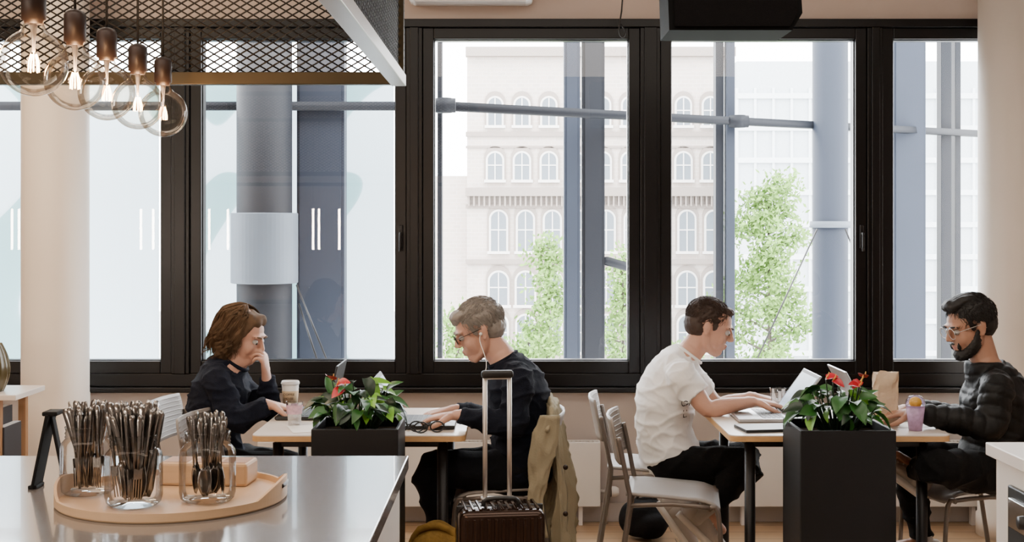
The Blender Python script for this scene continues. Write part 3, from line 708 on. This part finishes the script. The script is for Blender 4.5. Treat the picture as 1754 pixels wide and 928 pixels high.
b,cs,base,hc,R,c=person('person in dark navy sweater leaning on the table, hand at mouth',1,5.46,
 dict(pel=(372,792),waist=(366,738),chest=(376,678),upper=(388,640),neck=(404,617),head=(415,575)),20,-14,
 [AR((372,652,-.15),(402,722,-.21),(462,693,-.16),(1,.15,-.22),(0,0,-1),(10,25,25),-1),
  AR((398,650,.15),(464,706,.06),(456,644,-.02),(-.05,-.25,1),(-1,0,.1),(35,60,50),-1)],
 [(-.09,(500,800),(500,925),(1,0,-.1)),(.09,(505,798),(515,925),(1,0,-.1))],
 m_skin,m_navy,'sweater',m_blackcloth,m_hairb,'long',k=.93)
finish(b,cs,base)
b,cs,base,hc,R,c=person('grey-haired person in glasses and navy sweater typing on a laptop',-1,5.2,
 dict(pel=(893,792),waist=(893,738),chest=(888,680),upper=(876,640),neck=(860,612),head=(820,566)),24,8,
 [AR((888,652,-.17),(880,728,-.22),(782,711,-.17),(-1,.12,-.12),(0,0,-1),(10,28,28),1),
  AR((880,650,.17),(868,722,.2),(775,702,.14),(-1,-.15,-.15),(0,0,-1),(10,28,28),-1)],
 [(-.09,(735,805),(765,940),(-1,0,-.1)),(.09,(740,802),(790,930),(-1,0,-.1))],
 m_skin,m_navy2,'sweater',m_jean,m_hairg,'part')
cs.append(glasses(hc,R,m_dsteel))
ear=hc+R@V((.004,.083,-.006))
if ear.y>hc.y: ear=hc+R@V((.004,-.083,-.006))
g=G(); g.ell(ear,(.007,.006,.007)); g.tube([ear,ear+V((-.003,-.008,-.03)),W(833,620,5.07),W(829,655,5.02),W(832,700,5.02),W(815,722,5.0)],.0016,6,4); cs.append(g.obj('earphone',m_paper))
finish(b,cs,base)
b,cs,base,hc,R,c=person('person in a white t-shirt typing on a silver laptop',1,5.56,
 dict(pel=(1148,782),waist=(1136,730),chest=(1144,672),upper=(1160,632),neck=(1182,603),head=(1216,560)),20,-8,
 [AR((1166,642,-.17),(1212,700,-.21),(1290,688,-.17),(1,.12,-.12),(0,0,-1),(10,28,28),-1),
  AR((1178,640,.17),(1228,694,.2),(1292,680,.14),(1,-.15,-.15),(0,0,-1),(10,28,28),1)],
 [(-.1,(1284,794),(1206,878),(.62,0,-.60),-.13,-.30),(.1,(1286,788),(1168,868),(.5,0,-.70),.02,-.16)],
 m_skin,m_tee,'t_shirt',m_blackcloth,m_haird,'short',short=True,cuff=.80)
tee=cs[4]; bv=BVHTree.FromPolygons([v.co for v in tee.data.vertices],[list(p.vertices) for p in tee.data.polygons])
m_print=mat('print_ink','#3a3a3c',.9)
tt=text("CA\nLI",.050,(0,0,0),(0,0,0),m_print,None,'shirt_print',.0)
pc=W(1180,706,5.3)
for v in tt.data.vertices:
    x,y=v.co.x,v.co.y; o_=V((pc.x+x*.6,4.9,pc.z+y)); h_=bv.ray_cast(o_,V((0,1,0)))
    v.co=(h_[0]-V((0,.004,0))) if h_[0] else V((pc.x,5.5,pc.z))
cs.append(tt)
finish(b,cs,base)
b,cs,base,hc,R,c=person('bearded person in round glasses and black puffer jacket typing',-1,5.22,
 dict(pel=(1700,795),waist=(1708,742),chest=(1706,690),upper=(1700,654),neck=(1688,622),head=(1661,559)),18,10,
 [AR((1708,664,-.18),(1697,730,-.23),(1566,706,-.17),(-1,.12,-.12),(0,0,-1),(10,28,28),1),
  AR((1700,662,.17),(1684,724,.2),(1560,698,.14),(-1,-.15,-.15),(0,0,-1),(10,28,28),-1)],
 [(-.09,(1600,800),(1572,806),(-.8,0,.6),-.36,-.05),(.09,(1552,782),(1580,930),(-1,0,-.1))],
 m_skin2,m_puff,'puffer_jacket',m_blackcloth,m_hairk,'quiff',puff=True)
cs.append(glasses(hc,R,m_alu,True))
g=G(); q=lambda x,y,z:hc+R@V((x,y,z))
for s in (1,-1): g.loft([(q(.0,s*.064,-.005),.006,.010),(q(.010,s*.056,-.045),.012,.022),(q(.035,s*.046,-.075),.018,.026),(q(.068,s*.022,-.098),.020,.022),(q(.080,0,-.102),.020,.018)],side=R@V((0,1,0)),segs=14)
g.ell(q(.096,0,-.042),(.006,.026,.005),R); g.ell(q(.080,0,-.092),(.020,.030,.022),R); g.ell(q(.050,0,-.095),(.04,.036,.024),R)
for s in (1,-1): g.ell(q(.084,s*.028,-.058),(.008,.006,.018),R)
cs.append(blob(g,'beard',m_hairk,.004,2,lambda p,n:.003*noise.noise(p*160)))
finish(b,cs,base)
# ---------------------------------------------------------------- coat on chair
g=G(); R_=[]
for i in range(80):
    t=i/79; z=.830-.765*t; cx=-.012+.02*t; a=.022+.040*min(1,t*1.4)+.010*t; bb=.195+.03*t
    row=[]
    for k in range(160):
        q=2*math.pi*k/160; cq,sq=math.cos(q),math.sin(q)
        fold=(.034*(rid(V((cq*1.2+1,sq*2.6+t*1.2,t*.9)))-.6)+.028*(rid(V((cq*2.0+4,sq*5.0-t*2,t*1.3+3)))**2-.4)+.010*(rid(V((cq*4,sq*9,t*5)))-.6))*min(1,.3+t*2.2)
        x=cx+cq*a+fold*(1 if cq>=0 else -1)*min(1,abs(cq)*2.5)
        row.append(V((x+.018*math.sin(t*3.3),sq*bb-fold*.9*abs(sq)*(1 if sq>=0 else -1),z+.05*noise.noise(V((cq,sq*2,9)))*t-.015*sq*sq*(1-t))))
    R_.append(row)
g.rings(R_)
coat=g.obj('trench_coat',m_khaki); coat.location=(.172,5.2,0); top(coat,'khaki trench coat draped over a chair back','coat')
g=G(); R_=[]
for i in range(40):
    t=i/39; z=.80-.46*t; cx=-.025-.055*math.sin(t*1.9); w=.036+.010*math.sin(t*6)+.010*t
    row=[]
    for k in range(48):
        q=2*math.pi*k/48; cq,sq=math.cos(q),math.sin(q); f_=.012*(rid(V((cq*1.5,sq*1.5,t*5+2)))-.6)
        row.append(V((cx+cq*(w+f_),-.232+sq*(.012+f_*.6)-.01*t,z-cq*.018*math.sin(t*7))))
    R_.append(row)
g.rings(R_); g.obj('sleeve',m_khaki,coat)
g=G(); g.loft([(V((-.015,.17,.812)),.014,.020),(V((-.02,0,.832)),.014,.024),(V((-.015,-.18,.808)),.012,.020),(V((-.035,-.228,.74)),.012,.026)],side=(1,0,0),segs=14)
blob(g,'collar',m_khaki,.005,1,lambda p,n:.005*noise.noise(p*30),coat)
for z in (.60,.42,.26):
    g=G(); g.lathe([(0,0),(.010,0),(.010,.004),(0,.004)],(.035,-.232,z),14,M.Rotation(math.pi/2,3,'X')); g.obj('button',m_socket,coat)
# ---------------------------------------------------------------- suitcase
sc=empty('suitcase',((856-CX)*4.5/F,4.52,0),math.radians(8)); top(sc,'bronze ribbed hard-shell suitcase with raised telescopic handle','suitcase')
g=G(); g.box((0,0,.30),(.30,.20,.50),bev=.03,seg=4,smooth=True)
for k in range(11):
    x=-.125+.025*k; g.box((x,-.101,.30),(.012,.008,.45),bev=.003); g.box((x,.101,.30),(.012,.008,.45),bev=.003); g.box((x,0,.551),(.012,.15,.007),bev=.003)
g.obj('shell',m_case,sc)
g=G(); g.box((0,-.004,.30),(.306,.012,.506),bev=.004); g.obj('zip_frame',m_dark,sc)
g=G()
for x in (-.044,.044): g.tube([(x,.07,.54),(x,.07,1.0)],.0085,12)
g.tube([(-.044,.07,.99),(.044,.07,.99)],.006,8)
g.obj('telescopic_handle',m_alu,sc)
g=G(); g.box((0,.07,1.003),(.115,.03,.028),bev=.01,seg=3,smooth=True); g.obj('grip',m_dark,sc)
g=G(); g.box((0,.07,.56),(.12,.035,.012),bev=.004); g.obj('handle_socket',m_alu,sc)
g=G(); g.tube([(-.06,-.03,.555),(-.05,-.03,.578),(.05,-.03,.578),(.06,-.03,.555)],.008,8,3); g.obj('carry_handle',m_dark,sc)
for x in (-.12,.12):
    for y in (-.07,.07):
        g=G(); g.lathe([(0,-.012),(.024,-.012),(.026,0),(.024,.012),(0,.012)],(x,y,.026),20,M.Rotation(math.pi/2,3,'X')); g.box((x,y,.048),(.03,.03,.02)); g.obj('wheel',m_dark,sc)
# bags
g=G(); g.ell((0,0,.15),(.14,.10,.14)); g.ell((.07,0,.12),(.08,.09,.11))
o=blob(g,'shoulder_bag',m_yellow,.008,4,lambda p,n:.012*noise.noise(p*16)); o.location=((745-CX)*4.85/F,4.90,0); o.scale=(1,1,1.4); top(o,'mustard patterned fabric bag on the floor','bag')
g=G(); g.tube([(-.11,-.02,.20),(-.06,-.04,.275),(.05,-.04,.275),(.11,-.02,.19)],.01,8,3); g.obj('strap',m_yellow,o)
g=G(); g.ell((0,0,.10),(.13,.10,.10)); g.ell((.02,-.06,.08),(.09,.06,.07))
o=blob(g,'backpack',m_blackcloth,.008,4,lambda p,n:.01*noise.noise(p*14)); o.location=((1112-CX)*6.1/F,6.3,0); top(o,'black fabric backpack on the floor under a chair','backpack')
g=G(); g.tube([(-.05,0,.18),(-.02,0,.225),(.03,0,.225),(.06,0,.18)],.008,8,3); g.obj('carry_loop',m_dark,o)
# ---------------------------------------------------------------- laptops and table items
TZ=.7405
def laptop(hx_,y,face,lid,lab,m=m_silver,w=.30,dp=.21):
    e=empty('laptop',(hx_,y,TZ),0 if face>0 else math.pi); top(e,lab,'laptop')
    g=G(); g.box((-dp/2,0,.009),(dp,w,.014),bev=.003); g.obj('base',m,e)
    g=G()
    for i in range(5):
        for j in range(13): g.box((-.025-.019*i,-w/2+.03+(w-.06)*j/12,.0165),(.015,.017,.002))
    g.obj('keyboard',m_dark,e)
    g=G(); g.box((-.165,0,.0165),(.06,.1,.001)); g.obj('trackpad',m_taupe,e)
    a=math.radians(lid); dr=V((math.cos(a),0,math.sin(a))); R=M.Rotation(-a,3,'Y')
    g=G(); g.box(V((0,0,.016))+dr*(dp/2),(dp,w,.007),R,bev=.002); l=g.obj('lid',m,e)
    n=V((-math.sin(a),0,math.cos(a))); g=G(); g.box(V((0,0,.016))+dr*(dp/2)+n*.0040,(dp-.008,w-.008,.001),R); g.obj('bezel',m_dark,l)
    g=G(); g.box(V((0,0,.016))+dr*(dp/2)+n*.0048,(dp-.035,w-.035,.001),R); g.obj('screen',m_screen,l)
    return e
X=lambda px,D:(px-CX)*D/F
laptop(X(1343,5.3),5.32,1,54,'open silver laptop before the person in the t-shirt')
laptop(X(1478,5.3),5.34,-1,62,'open silver laptop before the person in the puffer jacket')
laptop(X(566,5.35),5.38,1,78,'open dark laptop before the person in the sweater',m_dark)
laptop(X(690,5.1),5.14,-1,58,'open black laptop before the grey-haired person',m_dark)
m_cup=glass('plastic_clear',(.93,.95,.98),.7,.4,.3); m_cupw=glass('water_clear',(.9,.93,.97),.7,.3,.3)
m_sleeve=mat('cup_sleeve_board','#c9b08e',.8)
def cup(x,y,lab,kind):
    e=empty('paper_cup' if kind=='coffee' else 'plastic_cup',(x,y,TZ)); top(e,lab,'cup')
    if kind=='coffee':
        G().lathe([(.0,0),(.026,0),(.037,.115),(0,.115)]).obj('cup_body',m_paper,e)
        g=G(); g.lathe([(.0285,.033),(.0305,.033),(.0358,.086),(.0338,.086)]); g.obj('cup_sleeve',m_sleeve,e)
        g=G(); g.lathe([(.039,.113),(.040,.118),(.036,.128),(.034,.124),(0,.124)]); g.obj('lid',m_white,e)
        text('COFFEE',.014,(0,-.0356,.072),(math.pi/2-.1,0,0),m_socket,e,'lettering'); text('HOUSE',.012,(0,-.0342,.055),(math.pi/2-.1,0,0),m_socket,e,'lettering')
    else:
        G().lathe([(.0,0.001),(.024,0),(.034,.09),(.036,.092)]).obj('cup_body',m_cup,e)
        G().lathe([(0,.004),(.024,.004),(.0275,.045),(0,.045)]).obj('water',m_cupw,e)
    return e
cup(X(496,5.5),5.52,'white paper coffee cup with lid and printed sleeve','coffee')
e=cup(X(503,5.1),5.12,'small white plastic cup with pink print','clear')
g=G(); g.lathe([(.0300,.045),(.0335,.080)],segs=28); g.obj('printed_band',mat('pink_print','#c9a5b4',.5,var=.5,scale=90),e)
cup(X(1347,5.45),5.47,'clear plastic cup of water beside a laptop','clear'); cup(X(1334,5.54),5.56,'clear plastic cup beside a laptop','clear')
m_lil=mat('lilac_print','#b79ac0',.4,var=.5,scale=60)
e=empty('plastic_cup',(X(1568,4.98),4.98,TZ)); top(e,'lilac printed plastic cup with yellow treat in a domed lid','cup')
G().lathe([(0,0),(.025,0),(.036,.095),(0,.095)]).obj('cup_body',m_lil,e)
G().lathe([(.038,.093),(.039,.098),(.035,.118),(.024,.132),(.012,.136)]).obj('domed_lid',m_cup,e)
g=G(); g.ell((0,0,.108),(.024,.024,.022)); g.obj('filling',mat('yellow_treat','#e2a93a',.6,var=.3,scale=60),e)
def flat(name,x,y,w,d,h,m,lab,cat,rz=0,bev=.002):
    g=G(); g.box((0,0,h/2),(w,d,h),bev=min(bev,h*.3)); o=g.obj(name,m); o.location=(x,y,TZ); o.rotation_euler=(0,0,rz); return top(o,lab,cat)
flat('notebook',X(1312,5.0),5.0,.21,.15,.012,m_dark,'closed black notebook on the table edge','notebook',.15)
flat('paper_sheet',X(1385,5.02),5.04,.21,.15,.001,m_paper,'loose white paper sheet on the table','paper',-.2)
flat('paper_sheet',X(1555,5.12),5.15,.16,.2,.001,m_paper,'loose white paper sheet under a cup','paper',.25)
flat('paper_sheet',X(528,5.0),5.02,.15,.18,.001,m_paper,'loose white paper sheet beside the coffee cup','paper',.3)
flat('smartphone',X(1500,4.95),4.97,.14,.07,.008,m_dark,'black smartphone lying on the table','phone',.1)
g=G(); R_=[]
for i in range(16):
    t=i/15; R_.append([V((math.copysign(abs(math.cos(q))**.5,math.cos(q))*(.052-.006*t)+.014*noise.noise(V((q,t*4,3)))*(.3+t),math.copysign(abs(math.sin(q))**.5,math.sin(q))*(.035-.014*t)+.014*noise.noise(V((q*2,t*4,7)))*(.3+t),.205*t+.035*t*noise.noise(V((q*1.2,9,1))))) for q in [2*math.pi*k/36 for k in range(36)]])
g.rings(R_,smooth=False); o=g.obj('paper_bag',m_kraft); o.location=(X(1516,5.12),5.12,TZ); top(o,'crumpled brown paper bag standing on the table','bag')
g=G()
for s in (-1,1): g.tube([V((s*.032+math.cos(a)*.027,0,.022+math.sin(a)*.02)) for a in [2*math.pi*i/16 for i in range(16)]],.003,6,loop=True); g.tube([(s*.06,0,.03),(s*.064,.06,.02),(s*.05,.12,.006)],.0028,6,2)
g.tube([(-.006,0,.026),(0,0,.03),(.006,0,.026)],.0025,6)
o=g.obj('eyeglasses',m_dark); o.location=(X(735,4.92),4.92,TZ); o.rotation_euler=(0,0,.3); top(o,'folded black eyeglasses on the table edge','glasses')
o2=copy_thing(o,(X(700,4.94),4.94,TZ),-.2)
# ---------------------------------------------------------------- counter
CZ=.95; cxr=(700-CX)*3.254/F
thing(G().rng(-3.3,cxr,.9,3.254,CZ-.035,CZ,.003),'worktop',m_counter,'smooth grey stone worktop with jars on it','worktop')
cb=empty('counter_cabinet',(-1.8,2.05,0)); top(cb,'light grey counter cabinet under the worktop','cabinet')
G().rng(-1.45,cxr+1.8-.03,-1.1,1.17,0,CZ-.036,.004).obj('cabinet_body',m_base,cb)
g=G(); xx=cxr+1.8-.03
g.rng(xx,xx+.012,-.1,1.15,.12,CZ-.06,.003); g.obj('end_panel',m_white,cb)
g=G(); g.tube([(xx+.012,.75,.62),(xx+.05,.75,.62),(xx+.05,.98,.62),(xx+.012,.98,.62)],.009,8,2); g.obj('towel_rail',m_dark,cb)
rc=empty('counter_cabinet',(1.3,2.9,0)); top(rc,'white counter cabinet with a built-in black appliance','cabinet')
G().rng(0,.9,-1.1,.55,0,.915,.003).obj('cabinet_body',m_white,rc)
g=G(); g.rng(-.012,0,-.6,.44,.1,.86,.004); g.obj('appliance_front',m_dark,rc)
g=G(); g.rng(-.018,-.010,-.6,.42,.755,.83,.002); g.obj('control_panel',m_chrome,rc)
for y in (.3,.1,-.1):
    g=G(); g.lathe([(0,0),(.018,0),(.016,.02),(0,.02)],(-.018,y,.792),18,M.Rotation(-math.pi/2,3,'Y')); g.obj('knob',m_dark,rc)
g=G(); g.tube([(-.012,.38,.7),(-.045,.38,.7),(-.045,-.5,.7),(-.012,-.5,.7)],.008,8); g.obj('handle',m_chrome,rc)
thing(G().rng(1.275,2.25,1.8,3.46,.916,.95,.003),'worktop',m_white,'white worktop over the appliance cabinet','worktop')
TX,TY=-.723,2.74
g=G(); n=128
R_=[[],[],[],[],[],[]]
for k in range(n):
    a=2*math.pi*k/n; hh=.020+.028*max(0,abs(math.cos(a))-.86)/.14
    for ri,(rr,z) in enumerate(((.001,0.0),(.236,0.0),(.240,.004),(.240,hh),(.234,hh),(.232,.008))): R_[ri].append(V((rr*math.cos(a),rr*math.sin(a),z)))
R_.append([V((.001*math.cos(2*math.pi*k/n),.001*math.sin(2*math.pi*k/n),.008)) for k in range(n)])
g.rings(R_,closed_ends=False,smooth=False)
tray=g.obj('serving_tray',m_wood); tray.location=(TX,TY,CZ+.0005); top(tray,'round birch tray with raised rim and cut-out grips','tray')
for s in (1,-1):
    g=G(); g.tube([V((s*.2385*math.cos(t*.13),.2385*math.sin(t*.13),.032)) for t in (-1,-.5,0,.5,1)],.005,8,2); g.obj('grip_slot',m_socket,tray)
g=G(); g.rng(-.10,.10,-.045,.045,0,.05,.006)
for x in (-.066,0,.066): g.mi=1; g.rng(x-.028,x+.028,-.034,.034,.0495,.0508); g.mi=0
o=g.obj('wooden_holder',[m_wood,m_wood2]); o.location=(TX+.045,TY+.13,CZ+.009); o.rotation_euler=(0,0,-.08); top(o,'low pale birch block holder on the tray','holder')
jar=empty('mason_jar'); g=G()
g.lathe([(0,.004),(.048,.002),(.055,.008),(.058,.02),(.058,.098),(.056,.108),(.049,.116),(.0455,.120),(.0475,.123),(.0450,.127),(.0475,.131),(.0450,.135),(.0465,.140),(.0478,.144),(.0455,.146)],segs=48)
g.obj('jar_glass',m_jar,jar)
top(jar,'clear glass mason jar packed with steel cutlery','jar',group='cutlery jars')
JP=[(-.908,2.75),(-.776,2.635),(-.634,2.675)]
jar.location=(JP[0][0],JP[0][1],CZ+.009)
copy_thing(jar,(JP[1][0],JP[1][1],CZ+.009)); copy_thing(jar,(JP[2][0],JP[2][1],CZ+.009),None,'clear glass mason jar holding steel spoons')
def cutlery(kind):
    g=G()
    def strip(P):
        rings=[]
        for z,w,t,b_ in P: rings.append([V((-w,b_-t,z)),V((w,b_-t,z)),V((w,b_+t,z)),V((-w,b_+t,z))])
        g.rings(rings)
    hand_=[(.075,.003,.0014,0),(.11,.0038,.0014,.001),(.16,.006,.0016,.001),(.19,.0085,.0016,0),(.203,.0068,.0014,0),(.207,.002,.001,0)]
    if kind=='knife': strip([(0,.003,.0006,0),(.02,.009,.0006,0),(.08,.009,.0009,0),(.1,.006,.002,0),(.15,.0075,.003,0),(.2,.0088,.003,0),(.21,.004,.002,0)])
    elif kind=='spoon':
        strip(hand_); R=[]
        for i in range(8):
            t=i/7; w=.020*math.sin(math.pi*min(1,.06+t*.9))**.6; R.append([V((w*s,.006*(1-s*s)*math.sin(math.pi*t)+yy,.002+.075*t)) for s,yy in [(-1,0),(-.5,0),(0,0),(.5,0),(1,0),(.5,.0012),(0,.0012),(-.5,.0012)]])
        g.rings(R)
    else:
        strip(hand_); g.box((0,0,.065),(.022,.0022,.026),bev=.0008)
        for x in (-.0095,-.0032,.0032,.0095): g.box((x,.001,.03),(.0028,.0018,.055),M.Rotation(.04,3,'X'))
    return g.obj(kind,m_cutl)
random.seed(21); protos={k:cutlery(k) for k in ('knife','spoon','fork')}; used={k:False for k in protos}
labs={'knife':'steel table knife standing in a glass jar','spoon':'steel spoon standing in a glass jar','fork':'steel fork standing in a glass jar'}
for ji,(cnt,kinds,sc_,spl) in enumerate(((26,['fork','fork','knife'],.90,.85),(44,['knife','fork','knife','spoon'],.98,1.0),(20,['spoon'],.84,.85))):
    for k in range(cnt):
        kd=random.choice(kinds); src=protos[kd]
        if not used[kd]: o=src; used[kd]=True
        else: o=src.copy(); bpy.context.scene.collection.objects.link(o)
        a=k*2.4; rr=.040*math.sqrt((k+.5)/cnt); tx=math.cos(a)*rr; ty=math.sin(a)*rr
        s=random.uniform(.86,1.0)*sc_; bx_=tx*.45+random.gauss(0,.010); by_=ty*.45+random.gauss(0,.010)
        lim=math.hypot(bx_,by_)
        if lim>.034: bx_*=.034/lim; by_*=.034/lim
        dv=V((tx*spl-bx_*.75,ty*spl-by_*.75,.12)).normalized(); qt=V((0,0,1)).rotation_difference(dv)
        o.rotation_mode='QUATERNION'
        o.rotation_quaternion=qt@Quaternion((0,0,1),random.uniform(-1.5,1.5)); o.scale=(s,s,s)
        o.location=(JP[ji][0]+bx_,JP[ji][1]+by_,CZ+.024); top(o,labs[kd],kd,group='cutlery in the jars')
e=empty('tabletop_easel',(X(88,2.86),2.86,CZ)); top(e,'small black A-frame sign stand on the worktop','sign stand')
for s,nm in ((1,'front_board'),(-1,'rear_leg')):
    g=G(); R=M.Rotation(s*.2,3,'Y'); g.box((s*-.017,0,.083),(.007,.060 if s>0 else .022,.165),R,bev=.002); g.box((s*-.034,0,.004),(.02,.05,.008),bev=.002); g.obj(nm,m_matteblack,e)
G().box((.004,0,.166),(.034,.05,.010),bev=.003).obj('hinge',m_matteblack,e)
# ---------------------------------------------------------------- hanging rack
RX,RY,RZ=-.297,3.55,1.92; e=empty('hanging_mesh_rack',(-1.4,2.4,RZ)); top(e,'hanging metal rack with expanded mesh sides over the worktop','rack')
x1=RX+1.4; x0=-1.4; y1=RY-2.4; y0=-1.3; zt=.62
g=G()
for y in (y1,y0): g.rng(x0,x1,y-.03,y,0,.034,.002)
g.rng(x0,x0+.03,y0,y1,0,.034,.002)
for y in (y1,y0): g.rng(x0,x1,y-.03,y,zt,zt+.034,.002)
for x in (x0,x1-.03):
    g.rng(x,x+.03,y0,y1,zt,zt+.034,.002)
    for y in (y0,y1-.03): g.rng(x,x+.03,y,y+.03,0,zt,.002)
g.obj('rack_frame',m_brass,e)
g=G(); g.rng(x1-.036,x1+.004,y0,y1,-.002,.03,.002); g.obj('side_rail',m_alu,e)
def meshpanel(w,h,cw=.036,chh=.0215,t=.0029):
    g=G(); k=-int(h/chh)-2
    while k<w/cw+h/chh+2:
        for s in (1,-1):
            xa=k*cw; xb=k*cw+s*h/chh*cw; lo,hi=min(xa,xb),max(xa,xb); l2,h2=max(lo,0),min(hi,w)
            cl=lambda x: (x-xa)/(xb-xa)*h
            if h2-l2>.004: g.tube([(l2,0,cl(l2)),(h2,0,cl(h2))],t,4)
        k+=1
    return g
o=meshpanel(x1-x0,zt).obj('mesh_panel',m_mesh,e); o.location=(x0,y1-.015,.02)
o=meshpanel(y1-y0,zt).obj('mesh_panel',m_mesh,e); o.location=(x1-.015,y0,.02); o.rotation_euler=(0,0,math.pi/2)
for x in (x0+.1,x1-.1):
    for y in (y0+.1,y1-.1): g=G(); g.tube([(x,y,zt),(x,y,ZC-RZ)],.006,8); g.obj('hanger_rod',m_brass,e)
pl=empty('pendant_lamp'); zc_=1.835
g=G(); prof=[]
for i in range(22):
    a=math.radians(2+152*i/21); prof.append((.0625*math.sin(a),-.0625*math.cos(a)))
prof+=[(.022,.062),(.0165,.075),(.016,.085)]
g.lathe(prof,segs=48); g.obj('glass_globe',m_bulbg,pl)
g=G(); g.lathe([(0,.072),(.0165,.072),(.018,.078),(.0225,.080),(.0225,.135),(.018,.142),(.006,.147),(0,.147)],segs=28); g.obj('socket',m_socket,pl)
g=G(); g.tube([(0,0,.145),(0,0,ZC-zc_)],.003,8); g.obj('cord',m_dark,pl)
g=G()
for k in range(5):
    a=k*math.pi*.4; g.tube([(.005*math.cos(a),.005*math.sin(a),.016),(.009*math.cos(a),.009*math.sin(a),.0),(.010*math.cos(a),.010*math.sin(a),-.018)],.0012,5,3)
g.obj('filament',m_fil,pl)
g=G(); g.lathe([(0,.075),(.007,.07),(.004,.045),(.003,.02),(0,.018)],segs=12); g.obj('filament_stem',m_alu,pl)
top(pl,'large clear globe filament bulb on a dark cord','pendant lamp',group='pendant bulbs')
BP=[(-.89,2.39),(-.905,2.66),(-.912,2.89),(-.912,3.13),(-.913,3.36)]
pl.location=(BP[0][0],BP[0][1],zc_)
for x,y in BP[1:]: copy_thing(pl,(x,y,zc_-.008*(y-2.4)))
for x,y in BP:
    l=bpy.data.lights.new('bulb_light','POINT'); l.energy=4.0; l.color=(1,.60,.32); l.shadow_soft_size=.014; lo=bpy.data.objects.new('bulb_light',l); lo.location=(x,y,zc_); bpy.context.scene.collection.objects.link(lo)
# ---------------------------------------------------------------- left shelf
sh=empty('bookshelf',(-2.45,5.9,0)); top(sh,'low wooden bookshelf with books beside the column','shelf')
g=G(); g.rng(-.3,.24,-.18,.18,.755,.78,.003); g.obj('shelf_top',m_tabletop,sh)
for x in (-.27,.13):
    for y in (-.15,.15): g=G(); g.rng(x,x+.035,y-.018,y+.018,0,.755,.003); g.obj('leg',m_wood2,sh)
for z in (.36,.1): g=G(); g.rng(-.28,.22,-.17,.17,z,z+.02,.003); g.obj('shelf_board',m_wood2,sh)
cols=['#4a1616','#5a1f1a','#222228','#6a5a48','#38201a','#263030']
bk=[mat('book_cover',c_,.6) for i,c_ in enumerate(cols)]
def book(w,h,d,m):
    g=G(); g.rng(0,w,-d/2,d/2,0,h,.002); g.mi=1; g.rng(.003,w-.003,-d/2+.004,d/2+.001,.004,h+.0005); return g.obj('book',[m,m_paper])
random.seed(4); x=-2.73
for k in range(14):
    w=random.uniform(.025,.042); h=random.uniform(.24,.34)
    if x+w>-2.25: break
    o=book(w,h,.2,bk[k%2 if k<9 else 2]); o.location=(x,5.86,.3805); x+=w+.001; top(o,'hardback book standing on the shelf','book',group='books on the shelf')
for k in range(5):
    g=G(); g.rng(-.05,.05,-.1,.1,0,.028,.002); g.mi=1; g.rng(-.048,.051,-.098,.098,.003,.025); o=g.obj('book',[bk[(k+2)%6],m_paper]); o.location=(-2.290,5.9,.1205+.0285*k); top(o,'book lying in a stack on the low shelf','book',group='stacked books')
g=G(); R_=[]
for i in range(20):
    t=i/19; rr=.04+.05*math.sin(math.pi*(.15+.75*t)); R_.append([V((math.cos(q)*rr*(1+.06*abs(math.sin(q*8))),math.sin(q)*rr*(1+.06*abs(math.sin(q*8))),.22*t)) for q in [2*math.pi*k/64 for k in range(64)]])
g.rings(R_); o=g.obj('vase',mat('olive_glaze','#4e4428',.25,.1,var=.3)); o.location=(-2.385,5.85,.7805); top(o,'ribbed olive brown ceramic vase on the shelf','vase')
# ---------------------------------------------------------------- tube lamps (mirrored in the window glass)
m_tube=emat('tube_glow',(1,.84,.68),250)
tl=empty('tube_lamp'); g=G(); g.tube([(0,0,-.23),(0,0,.23)],.013,10); g.obj('tube',m_tube,tl); g=G(); g.tube([(0,0,.23),(0,0,ZC-1.5)],.002,6); g.obj('cord',m_dark,tl)
top(tl,'slim vertical glowing tube lamp on a cord','lamp',group='tube lamps')
first=True
for px in (20,32,187,199,241,262,358,390,536,546,581):
    loc=((px-CX)*14.5/F,-1.05,1.5)
    if first: tl.location=loc; first=False
    else: copy_thing(tl,loc)
# ---------------------------------------------------------------- light
w=bpy.data.worlds.new('World'); bpy.context.scene.world=w; w.use_nodes=True; bg=w.node_tree.nodes['Background']; bg.inputs[0].default_value=(.955,.98,1,1); bg.inputs[1].default_value=20.0
def area(name,loc,rot,sx,sy,e,col):
    l=bpy.data.lights.new(name,'AREA'); l.shape='RECTANGLE'; l.size=sx; l.size_y=sy; l.energy=e; l.color=col; o=bpy.data.objects.new(name,l); o.location=loc; o.rotation_euler=rot; bpy.context.scene.collection.objects.link(o)
area('ceiling_fill',(0,4.0,3.12),(0,0,0),5,1.0,55,(1,.88,.75))  # added overhead fill to brighten the interior, no fixture hangs here
area('ceiling_fill_rear',(-.3,2.1,3.12),(math.radians(25),0,0),5,1.0,78,(1,.88,.75))  # added fill tilted at the people's camera-facing sides, not a fixture
area('ceiling_fill_left',(-2.6,5.0,3.1),(0,0,0),1.0,1.0,50,(1,.74,.48))  # added warm fill over the left side, no lamp modelled
# ---------------------------------------------------------------- camera
cd=bpy.data.cameras.new('camera'); cam=bpy.data.objects.new('camera',cd); bpy.context.scene.collection.objects.link(cam)
cam.location=(0,0,H); cam.rotation_euler=(math.pi/2,0,0); cd.sensor_width=36; cd.lens=36*F/1754; cd.shift_y=-(464-CY)/1754; cd.clip_end=500; cd.clip_start=.05
bpy.context.scene.camera=cam
